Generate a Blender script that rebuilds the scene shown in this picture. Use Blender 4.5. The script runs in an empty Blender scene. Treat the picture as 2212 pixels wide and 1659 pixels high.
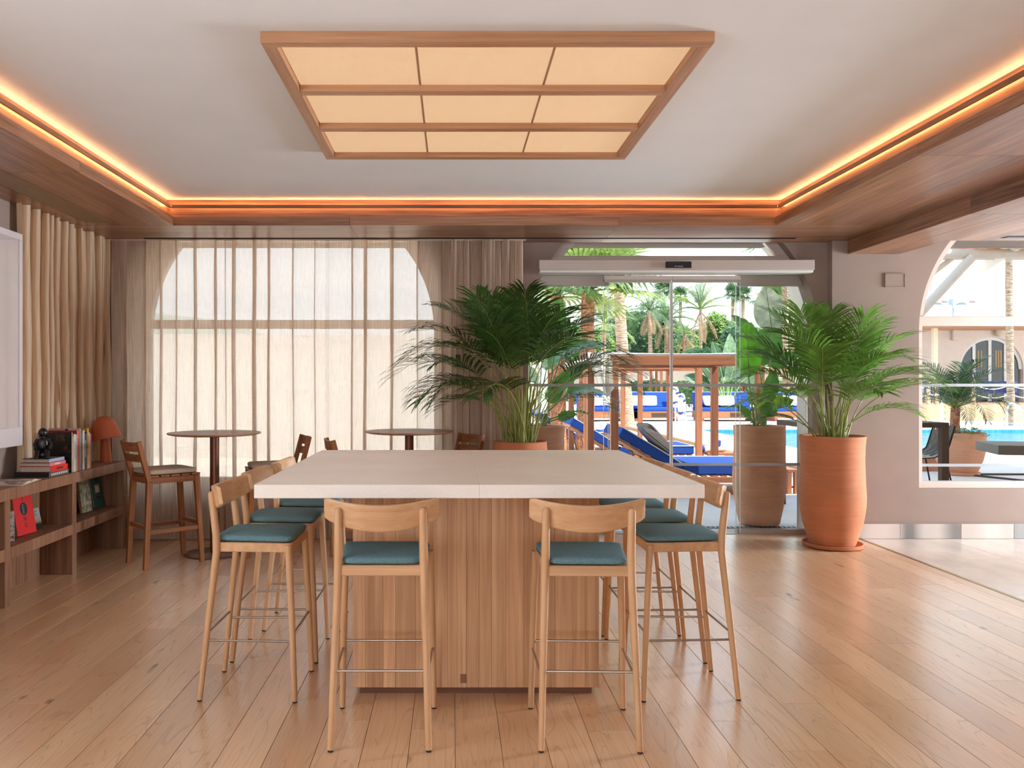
import bpy, bmesh, math, random
from mathutils import Vector, Matrix, Euler
# ---------------------------------------------------------------- camera, sky, sun, daylight and fill lights, exposure
sc = bpy.context.scene
col = sc.collection
F, CU, CV, CH = 1800.0, 978.0, 828.0, 1.5        # focal length in px of a 2212 frame, vanishing point, eye height
cd = bpy.data.cameras.new('camera'); cam = bpy.data.objects.new('camera', cd); col.objects.link(cam)
cam.location = (0, 0, CH); cam.rotation_euler = (math.pi/2, 0, 0)
cd.sensor_fit = 'HORIZONTAL'; cd.sensor_width = 36.0; cd.lens = 36.0*F/2212.0
cd.shift_x = (1106.0-CU)/2212.0; cd.shift_y = -(829.5-CV)/2212.0; cd.clip_start = .05; cd.clip_end = 900
sc.camera = cam
sc.view_settings.view_transform = 'Standard'; sc.view_settings.look = 'None'
sc.view_settings.gamma = 1.0; sc.view_settings.use_curve_mapping = False
sc.view_settings.exposure = 2.9
try:
    sc.cycles.use_denoising = True; sc.cycles.caustics_reflective = False; sc.cycles.caustics_refractive = False
    sc.cycles.max_bounces = 6; sc.cycles.diffuse_bounces = 4; sc.cycles.glossy_bounces = 3
    sc.cycles.transmission_bounces = 4; sc.cycles.transparent_max_bounces = 12; sc.cycles.sample_clamp_indirect = 4.0
    sc.cycles.use_adaptive_sampling = True; sc.cycles.adaptive_threshold = .15
except Exception: pass
w = bpy.data.worlds.new('sky'); sc.world = w; w.use_nodes = True
wn = w.node_tree.nodes; wl = w.node_tree.links; bg = wn['Background']
tc = wn.new('ShaderNodeTexCoord'); sx = wn.new('ShaderNodeSeparateXYZ'); rp = wn.new('ShaderNodeValToRGB')
wl.new(tc.outputs['Generated'], sx.inputs[0]); wl.new(sx.outputs['Z'], rp.inputs[0]); wl.new(rp.outputs[0], bg.inputs[0])
rp.color_ramp.elements[0].position = 0.0; rp.color_ramp.elements[0].color = (.93, .965, 1, 1)
rp.color_ramp.elements[1].position = 1.0; rp.color_ramp.elements[1].color = (.30, .52, .88, 1)
e_ = rp.color_ramp.elements.new(.25); e_.color = (.78, .89, 1, 1)
bg.inputs[1].default_value = .36
def light(name, kind, loc, rot, energy, color=(1, 1, 1), size=None, size_y=None):
    d = bpy.data.lights.new(name, kind); d.energy = energy; d.color = color
    if kind == 'AREA':
        d.shape = 'RECTANGLE'; d.size = size; d.size_y = size_y or size
    o = bpy.data.objects.new(name, d); o.location = loc; o.rotation_euler = rot; col.objects.link(o); return o
# sun stands high over the right hand side, a little behind the camera
sd = Vector((-.50, .24, -.83)).normalized()
sun = light('sun', 'SUN', (0, 0, 30), sd.to_track_quat('-Z', 'Y').to_euler(), 1.6, (1, .95, .88)); sun.data.angle = .009
# daylight in the inferred left window; rear and right area lights added as fill
light('fill_light_rear', 'AREA', (0, -9.33, 1.62), (math.radians(90), 0, 0), 34, (.90, .96, 1), 6.0, 2.25)
light('daylight_left', 'AREA', (-3.85, .9, 1.55), (math.radians(90), 0, math.radians(-90)), 16, (.87, .94, 1), 2.9, 2.2)
light('fill_light_right', 'AREA', (9.35, 6.95, 1.6), (math.radians(90), 0, math.radians(90)), 142, (.84, .93, 1), 1.9, 2.4)
# ---------------------------------------------------------------- helpers
def XW(u, Z): return (u-CU)*Z/F
def ZW(v, Z): return CH-(v-CV)*Z/F
def at(u, v, Z): return Vector((XW(u, Z), Z, ZW(v, Z)))
R = random.Random(7)
def tag(o, label=None, cat=None, group=None, kind=None):
    if label: o['label'] = label
    if cat: o['category'] = cat
    if group: o['group'] = group
    if kind: o['kind'] = kind
    return o
def empty(name, loc=(0, 0, 0), rz=0, label=None, cat=None, group=None, kind=None):
    o = bpy.data.objects.new(name, None); o.location = loc; o.rotation_euler = (0, 0, rz); o.empty_display_size = .1
    col.objects.link(o); return tag(o, label, cat, group, kind)
def inst(name, me, parent=None, loc=(0, 0, 0), rot=(0, 0, 0), scale=(1, 1, 1)):
    o = bpy.data.objects.new(name, me); col.objects.link(o); o.parent = parent
    o.location = loc; o.rotation_euler = rot; o.scale = scale; return o
def kids(o): return [c for c in bpy.data.objects if c.parent == o]
def copy_tree(o, parent=None):
    c = o.copy(); col.objects.link(c); c.parent = parent
    for ch in kids(o): copy_tree(ch, c)
    return c
class MB:
    """collects geometry of one part"""
    def __init__(s): s.v = []; s.f = []
    def add(s, vs, fs):
        b = len(s.v); s.v += [tuple(p) for p in vs]; s.f += [tuple(i+b for i in f) for f in fs]; return s
    def box(s, x0, x1, y0, y1, z0, z1):
        return s.add([(x0,y0,z0),(x1,y0,z0),(x1,y1,z0),(x0,y1,z0),(x0,y0,z1),(x1,y0,z1),(x1,y1,z1),(x0,y1,z1)],
                     [(0,3,2,1),(4,5,6,7),(0,1,5,4),(1,2,6,5),(2,3,7,6),(3,0,4,7)])
    def tube(s, pts, rad, seg=8, cap=True, flat=1.0, up=None):
        pts = [Vector(p) for p in pts]; n = len(pts); rad = rad if isinstance(rad, (list, tuple)) else [rad]*n
        rings = []; ref = None
        for i, p in enumerate(pts):
            t = (pts[min(i+1, n-1)]-pts[max(i-1, 0)]).normalized()
            if ref is None: ref = Vector(up) if up else (Vector((0, 0, 1)) if abs(t.z) < .9 else Vector((1, 0, 0)))
            a = t.cross(ref); a = a.normalized() if a.length > 1e-6 else t.orthogonal().normalized()
            b = a.cross(t).normalized(); ref = b
            rings.append([p+a*math.cos(2*math.pi*k/seg)*rad[i]+b*math.sin(2*math.pi*k/seg)*rad[i]*flat for k in range(seg)])
        vs = [q for r in rings for q in r]; fs = []
        for i in range(n-1):
            for k in range(seg):
                fs.append((i*seg+k, i*seg+(k+1) % seg, (i+1)*seg+(k+1) % seg, (i+1)*seg+k))
        if cap: fs += [tuple(range(seg))[::-1], tuple((n-1)*seg+k for k in range(seg))]
        return s.add(vs, fs)
    def lathe(s, prof, seg=40, c=(0, 0, 0), close=False):
        vs = []; fs = []; n = len(prof)
        for r, z in prof:
            for k in range(seg):
                a = 2*math.pi*k/seg; vs.append((c[0]+r*math.cos(a), c[1]+r*math.sin(a), c[2]+z))
        for i in range(n-1):
            for k in range(seg):
                fs.append((i*seg+k, i*seg+(k+1) % seg, (i+1)*seg+(k+1) % seg, (i+1)*seg+k))
        fs += [tuple(range(seg))[::-1], tuple((n-1)*seg+k for k in range(seg))]
        return s.add(vs, fs)
    def prism(s, poly, d, axis='y'):
        """poly: list of 2d points; extruded d=(d0,d1) along axis (x: (y,z), y: (x,z), z: (x,y))"""
        n = len(poly)
        def P(p, t): return {'x': (t, p[0], p[1]), 'y': (p[0], t, p[1]), 'z': (p[0], p[1], t)}[axis]
        vs = [P(p, d[0]) for p in poly]+[P(p, d[1]) for p in poly]
        fs = [tuple(range(n)), tuple(range(n, 2*n))[::-1]]+[(i, i+n, (i+1) % n+n, (i+1) % n) for i in range(n)]
        return s.add(vs, fs)
    def grid(s, fn, nu, nv, thick=0):
        vs = [fn(i/nu, j/nv) for j in range(nv+1) for i in range(nu+1)]
        fs = [(j*(nu+1)+i, j*(nu+1)+i+1, (j+1)*(nu+1)+i+1, (j+1)*(nu+1)+i) for j in range(nv) for i in range(nu)]
        return s.add(vs, fs)
    def mesh(s, name, mat, bevel=0, smooth=False, seg=1, fix=True, sharp=50):
        me = bpy.data.meshes.new(name); bm = bmesh.new(); vv = [bm.verts.new(p) for p in s.v]
        for f in s.f:
            try: bm.faces.new([vv[i] for i in f])
            except ValueError: pass
        if fix: bmesh.ops.recalc_face_normals(bm, faces=bm.faces)
        if bevel:
            es = [e for e in bm.edges if len(e.link_faces) == 2 and e.calc_face_angle(0) > .5]
            bmesh.ops.bevel(bm, geom=es, offset=bevel, segments=seg, affect='EDGES', profile=.5, clamp_overlap=True)
        bm.to_mesh(me); bm.free()
        if smooth:
            for p in me.polygons: p.use_smooth = True
            try: me.set_sharp_from_angle(angle=math.radians(sharp))
            except Exception: pass
        if mat: me.materials.append(mat)
        return me
    def build(s, name, mat, parent=None, loc=(0, 0, 0), rot=(0, 0, 0), bevel=0, smooth=False, seg=1, fix=True, sharp=50):
        return inst(name, s.mesh(name, mat, bevel, smooth, seg, fix, sharp), parent, loc, rot)
def box(name, mat, b, parent=None, bevel=0, **k): return MB().box(*b).build(name, mat, parent, bevel=bevel, **k)
def text(name, s, size, mat, parent, loc, rot, ext=.0004, align='CENTER', scale=(1, 1, 1)):
    c = bpy.data.curves.new(name, 'FONT'); c.body = s; c.size = size; c.extrude = ext; c.align_x = align; c.align_y = 'CENTER'
    c.materials.append(mat); c.resolution_u = 2
    q = bpy.data.objects.new(name, c); col.objects.link(q); bpy.context.view_layer.update()
    me = bpy.data.meshes.new_from_object(q.evaluated_get(bpy.context.evaluated_depsgraph_get())); bpy.data.objects.remove(q); me.name = name
    if not me.materials: me.materials.append(mat)
    return inst(name, me, parent, loc, rot, scale)
# ---------------------------------------------------------------- materials
MT = {}
def sr(c):   # sRGB 0-255 -> linear
    return tuple(((x/255)/12.92 if x/255 <= .04045 else ((x/255+.055)/1.055)**2.4) for x in c)+(1,)
class N:
    def __init__(s, name):
        s.m = bpy.data.materials.new(name); s.m.use_nodes = True; s.t = s.m.node_tree; s.b = s.t.nodes['Principled BSDF']; s.out = s.t.nodes['Material Output']
    def n(s, typ, **k):
        x = s.t.nodes.new('ShaderNode'+typ)
        for a, v in k.items():
            if a.startswith('i_'): x.inputs[int(a[2:])].default_value = v
            else: setattr(x, a, v)
        return x
    def l(s, a, b): s.t.links.new(a, b)
    def ramp(s, fac, stops, interp='LINEAR'):
        r = s.n('ValToRGB'); r.color_ramp.interpolation = interp; el = r.color_ramp.elements
        while len(el) < len(stops): el.new(.5)
        for e, (p, c) in zip(el, stops): e.position = p; e.color = c
        s.l(fac, r.inputs[0]); return r.outputs[0]
    def coords(s, scale=(1, 1, 1), rand=0, kind='Object'):
        t = s.n('TexCoord'); mp = s.n('Mapping'); mp.inputs['Scale'].default_value = scale; s.l(t.outputs[kind], mp.inputs[0])
        if rand:
            oi = s.n('ObjectInfo'); m = s.n('Math', operation='MULTIPLY'); s.l(oi.outputs['Random'], m.inputs[0]); m.inputs[1].default_value = rand
            s.l(m.outputs[0], mp.inputs['Location'])
        return mp.outputs[0]
    def noise(s, co, scale, detail=4, rough=.55, dist=0):
        x = s.n('TexNoise'); x.inputs['Scale'].default_value = scale; x.inputs['Detail'].default_value = detail
        x.inputs['Roughness'].default_value = rough; x.inputs['Distortion'].default_value = dist; s.l(co, x.inputs['Vector']); return x.outputs[0]
    def mix(s, fac, a, b, mode='MIX'):
        x = s.n('Mix', data_type='RGBA', blend_type=mode)
        for v, i in ((fac, 0), (a, 6), (b, 7)):
            if hasattr(v, 'is_output'): s.l(v, x.inputs[i])
            else: x.inputs[i].default_value = v
        return x.outputs[2]
    def bump(s, h, strength=.2, dist=.01):
        x = s.n('Bump'); x.inputs['Strength'].default_value = strength; x.inputs['Distance'].default_value = dist
        s.l(h, x.inputs['Height']); s.l(x.outputs[0], s.b.inputs['Normal'])
    def base(s, c):
        if hasattr(c, 'is_output'): s.l(c, s.b.inputs['Base Color'])
        else: s.b.inputs['Base Color'].default_value = c
    def set(s, rough=None, metal=None, spec=None):
        if rough is not None: s.b.inputs['Roughness'].default_value = rough
        if metal is not None: s.b.inputs['Metallic'].default_value = metal
        if spec is not None: s.b.inputs['Specular IOR Level'].default_value = spec
        return s
def plain(name, rgb, rough=.6, metal=0, var=.0, scale=6, bump=0, spec=.5):
    if name in MT: return MT[name]
    a = N(name); a.set(rough, metal, spec); c = sr(rgb)
    if var or bump:
        nz = a.noise(a.coords(), scale, 5)
        if var: a.base(a.ramp(nz, [(.3, tuple(x*(1-var) for x in c[:3])+(1,)), (.7, tuple(min(1, x*(1+var)) for x in c[:3])+(1,))]))
        else: a.base(c)
        if bump: a.bump(nz, bump)
    else: a.base(c)
    MT[name] = a.m; return a.m
def wood(name, dark, light, along='z', rough=.5, fine=70, wide=6, vary=.18, bump=.05, spec=.4, knots=0):
    """straight grained timber: long noise streaks along one axis, each piece with its own tone"""
    if name in MT: return MT[name]
    a = N(name); a.set(rough, 0, spec)
    def sc3(q, l): return {'x': (l, q, q), 'y': (q, l, q), 'z': (q, q, l)}[along]
    co = a.coords((1, 1, 1), 17.0)
    def st(q, l):
        mp = a.n('Mapping'); mp.inputs['Scale'].default_value = sc3(q, l); a.l(co, mp.inputs[0]); return mp.outputs[0]
    n1 = a.noise(st(fine, 1.6), 1, 3, .6); n2 = a.noise(st(wide, .35), 1, 4, .6, .6)
    m = a.n('Math', operation='ADD'); a.l(n1, m.inputs[0]); a.l(n2, m.inputs[1])
    h = a.n('Math', operation='MULTIPLY'); a.l(m.outputs[0], h.inputs[0]); h.inputs[1].default_value = .5
    c = a.ramp(h.outputs[0], [(.34, sr(dark)), (.66, sr(light))])
    oi = a.n('ObjectInfo'); mr = a.n('MapRange'); a.l(oi.outputs['Random'], mr.inputs[0]); mr.inputs[3].default_value = 1-vary; mr.inputs[4].default_value = 1+vary
    hs = a.n('HueSaturation'); a.l(mr.outputs[0], hs.inputs['Value']); a.l(c, hs.inputs['Color']); c = hs.outputs[0]
    if knots:
        k = a.noise(st(5, 1.2), 1, 2, .5); c = a.mix(a.ramp(k, [(.70, (0, 0, 0, 1)), (.80, (.75, .75, .75, 1))]), c, sr([x*.5 for x in dark]))
    a.base(c)
    if bump: a.bump(n1, bump, .004)
    MT[name] = a.m; return a.m
def oak_floor(name, dark, light, rough=.30):
    if name in MT: return MT[name]
    a = N(name); a.set(rough, 0, .8); a.b.inputs['Coat Weight'].default_value = .8; a.b.inputs['Coat Roughness'].default_value = .24; co = a.coords((1, 1, 1), 41.0)
    def st(x, y):
        mp = a.n('Mapping'); mp.inputs['Scale'].default_value = (x, y, 1); a.l(co, mp.inputs[0]); return mp.outputs[0]
    con = a.noise(st(8, .8), 1, 2, .4, .6)                       # cathedral grain: contour lines of a long soft noise
    m = a.n('Math', operation='MULTIPLY'); a.l(con, m.inputs[0]); m.inputs[1].default_value = 70
    s_ = a.n('Math', operation='SINE'); a.l(m.outputs[0], s_.inputs[0])
    gr = a.ramp(s_.outputs[0], [(.0, (0, 0, 0, 1)), (.85, (.0, .0, .0, 1)), (1, (1, 1, 1, 1))])
    fine = a.noise(st(140, 3), 1, 3, .6)
    tone = a.noise(st(2.2, .5), 1, 3, .5)
    c = a.ramp(tone, [(.3, sr(dark)), (.72, sr(light))])
    oi = a.n('ObjectInfo'); mr = a.n('MapRange'); a.l(oi.outputs['Random'], mr.inputs[0]); mr.inputs[3].default_value = .89; mr.inputs[4].default_value = 1.07
    hs = a.n('HueSaturation'); a.l(mr.outputs[0], hs.inputs['Value']); a.l(c, hs.inputs['Color']); c = hs.outputs[0]
    mk = a.n('Math', operation='MULTIPLY'); a.l(gr, mk.inputs[0]); mk.inputs[1].default_value = .28
    c = a.mix(mk.outputs[0], c, sr([x*.62 for x in dark]))
    f2 = a.ramp(fine, [(.45, (0, 0, 0, 1)), (.75, (.28, .28, .28, 1))]); c = a.mix(f2, c, sr([x*.72 for x in dark]))
    kn = a.noise(st(9, 3.2), 1, 2, .5); c = a.mix(a.ramp(kn, [(.725, (0, 0, 0, 1)), (.80, (.8, .8, .8, 1))]), c, sr((84, 58, 40)))
    a.base(c); a.bump(fine, .04, .003)
    rr = a.n('MapRange'); a.l(tone, rr.inputs[0]); rr.inputs[3].default_value = rough-.05; rr.inputs[4].default_value = rough+.1; a.l(rr.outputs[0], a.b.inputs['Roughness'])
    MT[name] = a.m; return a.m
def leaf_mat(name, rgb, back=None, trans=.35, rough=.4, vary=.2):
    if name in MT: return MT[name]
    a = N(name); a.set(rough, 0, .5); oi = a.n('ObjectInfo'); mr = a.n('MapRange'); a.l(oi.outputs['Random'], mr.inputs[0])
    mr.inputs[3].default_value = 1-vary; mr.inputs[4].default_value = 1+vary
    nz = a.noise(a.coords(), 9, 2); c = a.ramp(nz, [(.3, sr([x*.78 for x in rgb])), (.7, sr([min(255, x*1.12) for x in rgb]))])
    hs = a.n('HueSaturation'); a.l(mr.outputs[0], hs.inputs['Value']); a.l(c, hs.inputs['Color'])
    cc = hs.outputs[0]
    a.base(cc); tr = a.n('BsdfTranslucent'); g = a.n('Gamma'); g.inputs[1].default_value = .8; a.l(cc, g.inputs[0]); a.l(g.outputs[0], tr.inputs[0])
    mx = a.n('MixShader'); mx.inputs[0].default_value = trans; a.l(a.b.outputs[0], mx.inputs[1]); a.l(tr.outputs[0], mx.inputs[2]); a.l(mx.outputs[0], a.out.inputs[0])
    MT[name] = a.m; return a.m
def glass_mat(name, tint=(.97, .99, .985), rough=0.0, refl=.6):
    if name in MT: return MT[name]
    a = N(name); tr = a.n('BsdfTransparent'); tr.inputs[0].default_value = tint+(1,); gl = a.n('BsdfGlossy'); gl.inputs['Roughness'].default_value = rough
    fr = a.n('Fresnel'); fr.inputs[0].default_value = 1.45; m = a.n('Math', operation='MULTIPLY'); m.inputs[1].default_value = refl; a.l(fr.outputs[0], m.inputs[0])
    mx = a.n('MixShader'); a.l(m.outputs[0], mx.inputs[0]); a.l(tr.outputs[0], mx.inputs[1]); a.l(gl.outputs[0], mx.inputs[2]); a.l(mx.outputs[0], a.out.inputs[0])
    MT[name] = a.m; return a.m
def linen(name, rgb, clear=.22, trans=.5, weave=260):
    """loosely woven linen: threads scatter and pass light, the holes between them are open"""
    if name in MT: return MT[name]
    a = N(name); co = a.coords((1, 1, 1))
    mp = a.n('Mapping'); mp.inputs['Scale'].default_value = (160, 160, 2.2); a.l(co, mp.inputs[0])
    slub = a.noise(mp.outputs[0], 1, 3, .6)
    mp2 = a.n('Mapping'); mp2.inputs['Scale'].default_value = (6, 6, 240); a.l(co, mp2.inputs[0]); slub2 = a.noise(mp2.outputs[0], 1, 2, .6)
    c = a.ramp(slub, [(.3, sr([x*.90 for x in rgb])), (.7, sr([min(255, x*1.06) for x in rgb]))])
    df = a.n('BsdfDiffuse'); a.l(c, df.inputs[0]); tl = a.n('BsdfTranslucent'); a.l(c, tl.inputs[0]); tp = a.n('BsdfTransparent')
    m1 = a.n('MixShader'); m1.inputs[0].default_value = trans; a.l(df.outputs[0], m1.inputs[1]); a.l(tl.outputs[0], m1.inputs[2])
    m2 = a.n('MixShader'); mm = a.n('Math', operation='ADD'); a.l(slub, mm.inputs[0]); a.l(slub2, mm.inputs[1])
    mr = a.n('MapRange'); a.l(mm.outputs[0], mr.inputs[0]); mr.inputs[1].default_value = .7; mr.inputs[2].default_value = 1.3; mr.inputs[3].default_value = clear*1.25; mr.inputs[4].default_value = clear*.75
    a.l(mr.outputs[0], m2.inputs[0]); a.l(m1.outputs[0], m2.inputs[1]); a.l(tp.outputs[0], m2.inputs[2]); a.l(m2.outputs[0], a.out.inputs[0])
    MT[name] = a.m; return a.m
def glow(name, rgb, strength):
    if name in MT: return MT[name]
    a = N(name); a.b.inputs['Emission Color'].default_value = sr(rgb); a.b.inputs['Emission Strength'].default_value = strength; a.base(sr(rgb)); MT[name] = a.m; return a.m
def fabric(name, rgb, rgb2, scale=520, rough=.9):
    if name in MT: return MT[name]
    a = N(name); a.set(rough, 0, .2); co = a.coords((1, 1, 1))
    wv = a.n('TexWave', wave_type='BANDS', bands_direction='DIAGONAL'); wv.inputs['Scale'].default_value = scale/6; wv.inputs['Distortion'].default_value = 3.0; wv.inputs['Detail'].default_value = 1; wv.inputs['Detail Scale'].default_value = 3; a.l(co, wv.inputs[0])
    n1 = a.noise(co, scale, 2); m = a.n('Math', operation='MULTIPLY_ADD'); a.l(n1, m.inputs[0]); m.inputs[1].default_value = .6; a.l(wv.outputs['Fac'], m.inputs[2])
    h = a.n('Math', operation='MULTIPLY'); h.inputs[1].default_value = .62; a.l(m.outputs[0], h.inputs[0])
    a.base(a.ramp(h.outputs[0], [(.25, sr(rgb)), (.75, sr(rgb2))])); a.bump(h.outputs[0], .25, .002); MT[name] = a.m; return a.m
def clay(name, rgb):
    if name in MT: return MT[name]
    a = N(name); a.set(.75, 0, .25); n1 = a.noise(a.coords((1, 1, 14)), 3, 4); n2 = a.noise(a.coords((1, 1, 1)), 5, 4)
    m = a.n('Math', operation='ADD'); a.l(n1, m.inputs[0]); a.l(n2, m.inputs[1]); h = a.n('Math', operation='MULTIPLY'); h.inputs[1].default_value = .5; a.l(m.outputs[0], h.inputs[0])
    a.base(a.ramp(h.outputs[0], [(.32, sr([x*.92 for x in rgb])), (.68, sr([min(255, x*1.05) for x in rgb]))])); a.bump(n1, .12, .01); MT[name] = a.m; return a.m
def plaster(name, rgb, var=.04, bump=.08, scale=3):
    return plain(name, rgb, .85, 0, var, scale, bump, .2)
PLASTER = plaster('plaster_wall', (158, 140, 131)); CEIL = plaster('ceiling_paint', (236, 241, 246), .015, .0)
WHITEFR = plain('window_lacquer', (214, 200, 190), .45)
WALNUT_X = wood('walnut_along_x', (96, 60, 42), (184, 132, 98), 'x', .33, 60, 5, .08, 0, .6)
WALNUT_Y = wood('walnut_along_y', (96, 60, 42), (184, 132, 98), 'y', .33, 60, 5, .08, 0, .6)
GLASS = glass_mat('window_glass')
# ================================================================ THE ROOM
WIN = dict(c=-1.618, r=1.496, z0=2.0, sill=.49)          # arched window behind the curtains
DOOR = dict(c=2.16, r=1.42, z0=1.95, sill=0)             # arched doorway
WN2 = dict(c=5.93, r=1.42, z0=2.0, sill=.48)             # arched window on the right
ZT, YI, YO, YP = 2.90, 8.16, 8.63, 8.06
def arc(a, z, sgn): return a['c']+sgn*(a['r'] if z <= a['z0'] else math.sqrt(max(0, a['r']**2-(z-a['z0'])**2)))
def arch_poly(a, zb, zt, inset=0, n=14):
    b = dict(a, r=a['r']-inset); L = [(b['c']-b['r'], zb)]; Rr = [(b['c']+b['r'], zb)]
    for i in range(n+1):
        z = b['z0']+(zt-b['z0'])*i/n; L.append((arc(b, z, -1), z)); Rr.append((arc(b, z, 1), z))
    return L, Rr
def arched_wall(mb, x0, x1, a, y0, y1):
    L, Rr = arch_poly(a, a['sill'], ZT)
    xl, xr = a['c']-a['r'], a['c']+a['r']
    mb.box(x0, xl, y0, y1, 0, 3.5); mb.box(xr, x1, y0, y1, 0, 3.5); mb.box(xl, xr, y0, y1, ZT, 3.5)
    if a['sill'] > 0: mb.box(xl, xr, y0, y1, 0, a['sill'])
    for side, pts in ((xl, L[1:]), (xr, Rr[1:])):
        for (p, q) in zip(pts[:-1], pts[1:]):
            if abs(p[0]-side)+abs(q[0]-side) < 1e-6: continue
            mb.prism([(side, p[1]), p, q, (side, q[1])], (y0, y1), 'y')
wb = MB(); arched_wall(wb, -3.62, .4, WIN, YI, YO); arched_wall(wb, .4, 3.67, DOOR, YI, YO); arched_wall(wb, 3.67, 9.2, WN2, YP, YO)
wbo = tag(wb.build('wall_back', PLASTER), kind='structure')
WHR = plaster('outer_whitewash', (240, 236, 230), .03, .5, 14)
for a_ in (WIN, DOOR, WN2):                     # whitewashed reveals on the weather side of each opening
    L, Rr = arch_poly(a_, a_['sill'], ZT); Li, Ri = arch_poly(a_, a_['sill'], ZT, .012)
    for o_, i_ in ((L, Li), (Rr, Ri)):
        m = MB()
        for k in range(len(o_)-1): m.prism([o_[k], i_[k], i_[k+1], o_[k+1]], (8.46 if a_ is WIN else 8.375, YO+.01), 'y')
        m.build('reveal_lining', WHR, wbo)
wl_ = MB(); wl_.box(-3.66, -3.38, 2.35, 8.2, 0, 3.5).box(-3.66, -3.38, -9.3, -.55, 0, 3.5).box(-3.66, -3.38, -.55, 2.35, 0, .45).box(-3.66, -3.38, -.55, 2.35, 2.65, 3.5)
tag(wl_.build('wall_left', PLASTER), kind='structure')
wr = MB().box(-3.6, 9.2, -9.3, -9.0, 0, .5).box(-3.6, 9.2, -9.3, -9.0, 2.75, 3.5).box(-3.6, -3.0, -9.3, -9.0, .5, 2.75).box(3.0, 9.2, -9.3, -9.0, .5, 2.75)
tag(wr.build('wall_rear', PLASTER), kind='structure')
ws = MB().box(9, 9.3, -9.3, 6.0, 0, 3.5).box(9, 9.3, 7.9, 8.7, 0, 3.5).box(9, 9.3, 6.0, 7.9, 0, .4).box(9, 9.3, 6.0, 7.9, 2.8, 3.5)
tag(ws.build('wall_right', PLASTER), kind='structure')
tag(box('ceiling', CEIL, (-3.6, 9.3, -9.3, 8.65, 3.12, 3.32)), kind='structure')
tag(box('roof', plaster('roof_render', (236, 232, 226)), (-9, 16, -9.4, 8.66, 3.5, 5.3)), kind='structure')  # parapet block above the ceiling, its height shaped to shade the terrace
tag(box('roof', plaster('roof_render', (236, 232, 226)), (-9, 7.4, 8.66, 10.3, 3.55, 3.7)), kind='structure')  # unseen eave slab, added to shade the terrace outside the door
# oak plank floor, one object per plank
OAK = oak_floor('oak_planks', (216, 170, 128), (238, 202, 162)); JOINT = plain('floor_joint', (126, 90, 64), .8)
fl = tag(box('floor', JOINT, (-3.6, 3.915, -9.3, 8.4, -.06, -.006)), kind='structure')
box('subfloor', OAK, (-3.6, 3.915, -9.3, 2.0, -.006, -.0005), fl)
pm = {}
def plank_mesh(L):
    k = round(L, 2)
    if k not in pm: pm[k] = MB().box(-.0940, .0940, -k/2+.0006, k/2-.0006, -.006, 0).mesh('plank', OAK, .0008)
    return pm[k], k
i = 0; x = -3.41
while x < 3.915-.02:
    wdt = .19; y = 2.0-R.choice([0, .3, .65, 1.0, 1.35, 1.6]); first = True
    while y < 8.38:
        L = R.choice([1.9, 1.9, 1.9, 1.4]); y1 = min(8.40, y+L)
        if y1 > 2.05 and y1-y > .05:
            ys = max(y, 2.0); me, k = plank_mesh(y1-ys)
            sxx = min(1, (3.915-x)/wdt); o = inst('plank', me, fl, (x+wdt*sxx/2, (ys+y1)/2, 0), scale=(sxx, 1, 1))
        y = y1
    x += wdt
# polished stone floor on the far side of the brass strip
STONE = N('polished_cream_stone'); STONE.set(.16, 0, .6); STONE.base(STONE.ramp(STONE.noise(STONE.coords((1, .5, 1)), 2.2, 6, .6, .6), [(.3, sr((196, 184, 174))), (.7, sr((226, 216, 206)))])); STONE = STONE.m
f2 = tag(box('floor', JOINT, (3.945, 9.3, -9.3, 8.3, -.06, -.006)), 'pale polished stone floor beyond the brass strip', kind='structure')
box('subfloor', STONE, (3.945, 9.3, -9.3, -1.3, -.006, -.0005), f2)
sl = MB().box(-.3985, .3985, -.5985, .5985, -.006, 0).mesh('stone_slab', STONE, .001)
for a in range(7):
    for b in range(8): inst('stone_slab', sl, f2, (4.345+.8*a, -.7+1.2*b, 0))
box('trim_5', plain('brass', (176, 146, 92), .3, 1), (3.915, 3.945, -9.3, 8.06, -.02, .002))['kind'] = 'structure'
# ---- walnut soffits round the raised ceiling with their light cove
e0, e1, yb, zs = -2.44, 2.82, 7.28, 2.88
GLOWM = glow('led_strip', (255, 190, 128), 2.5)
def soffit(name, label, panels, mats, steps):
    t = empty(name, (0, 0, 0), 0, label, kind='structure')
    for b in panels: box('soffit_panel', mats, b, t, .0015)
    for nm, b in steps: box(nm, mats if nm != 'led_strip' else GLOWM, b, t, .001 if nm != 'led_strip' else 0)
    return t
def ysplit(x0, x1, ys, z0=zs, z1=2.956): return [(x0, x1, a+.0008, b-.0008, z0, z1) for a, b in zip(ys[:-1], ys[1:])]
YS = [-9.0, .35, 2.95, 5.45, yb]
soffit('trim_1', 'walnut soffit along the curtained side wall', ysplit(-3.38, e0, YS), WALNUT_Y,
       [('cove_board', (e0-.11, e0-.08, -9.0, yb+.08, 2.956, 3.12)), ('cove_lip', (e0-.045, e0-.03, -9.0, yb+.03, 3.038, 3.067)), ('led_strip', (e0-.066, e0-.054, -9.0, yb+.05, 3.059, 3.065)),
        ('cove_fill', (-3.32, e0-.11, -9.0, yb+.11, 2.956, 3.0))])
soffit('trim_3', 'walnut soffit between raised ceiling and dropped beam', ysplit(e1, 3.82, [-9.0, .1, 2.6, 5.05, yb]), WALNUT_Y,
       [('cove_board', (e1+.08, e1+.11, -9.0, yb+.08, 2.956, 3.12)), ('cove_lip', (e1+.03, e1+.045, -9.0, yb+.03, 3.038, 3.067)), ('led_strip', (e1+.054, e1+.066, -9.0, yb+.05, 3.059, 3.065)),
        ('cove_fill', (e1+.11, 3.82, -9.0, yb+.11, 2.956, 3.0))])
XS = [-3.38, -.9, 1.45, 3.82]
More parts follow.
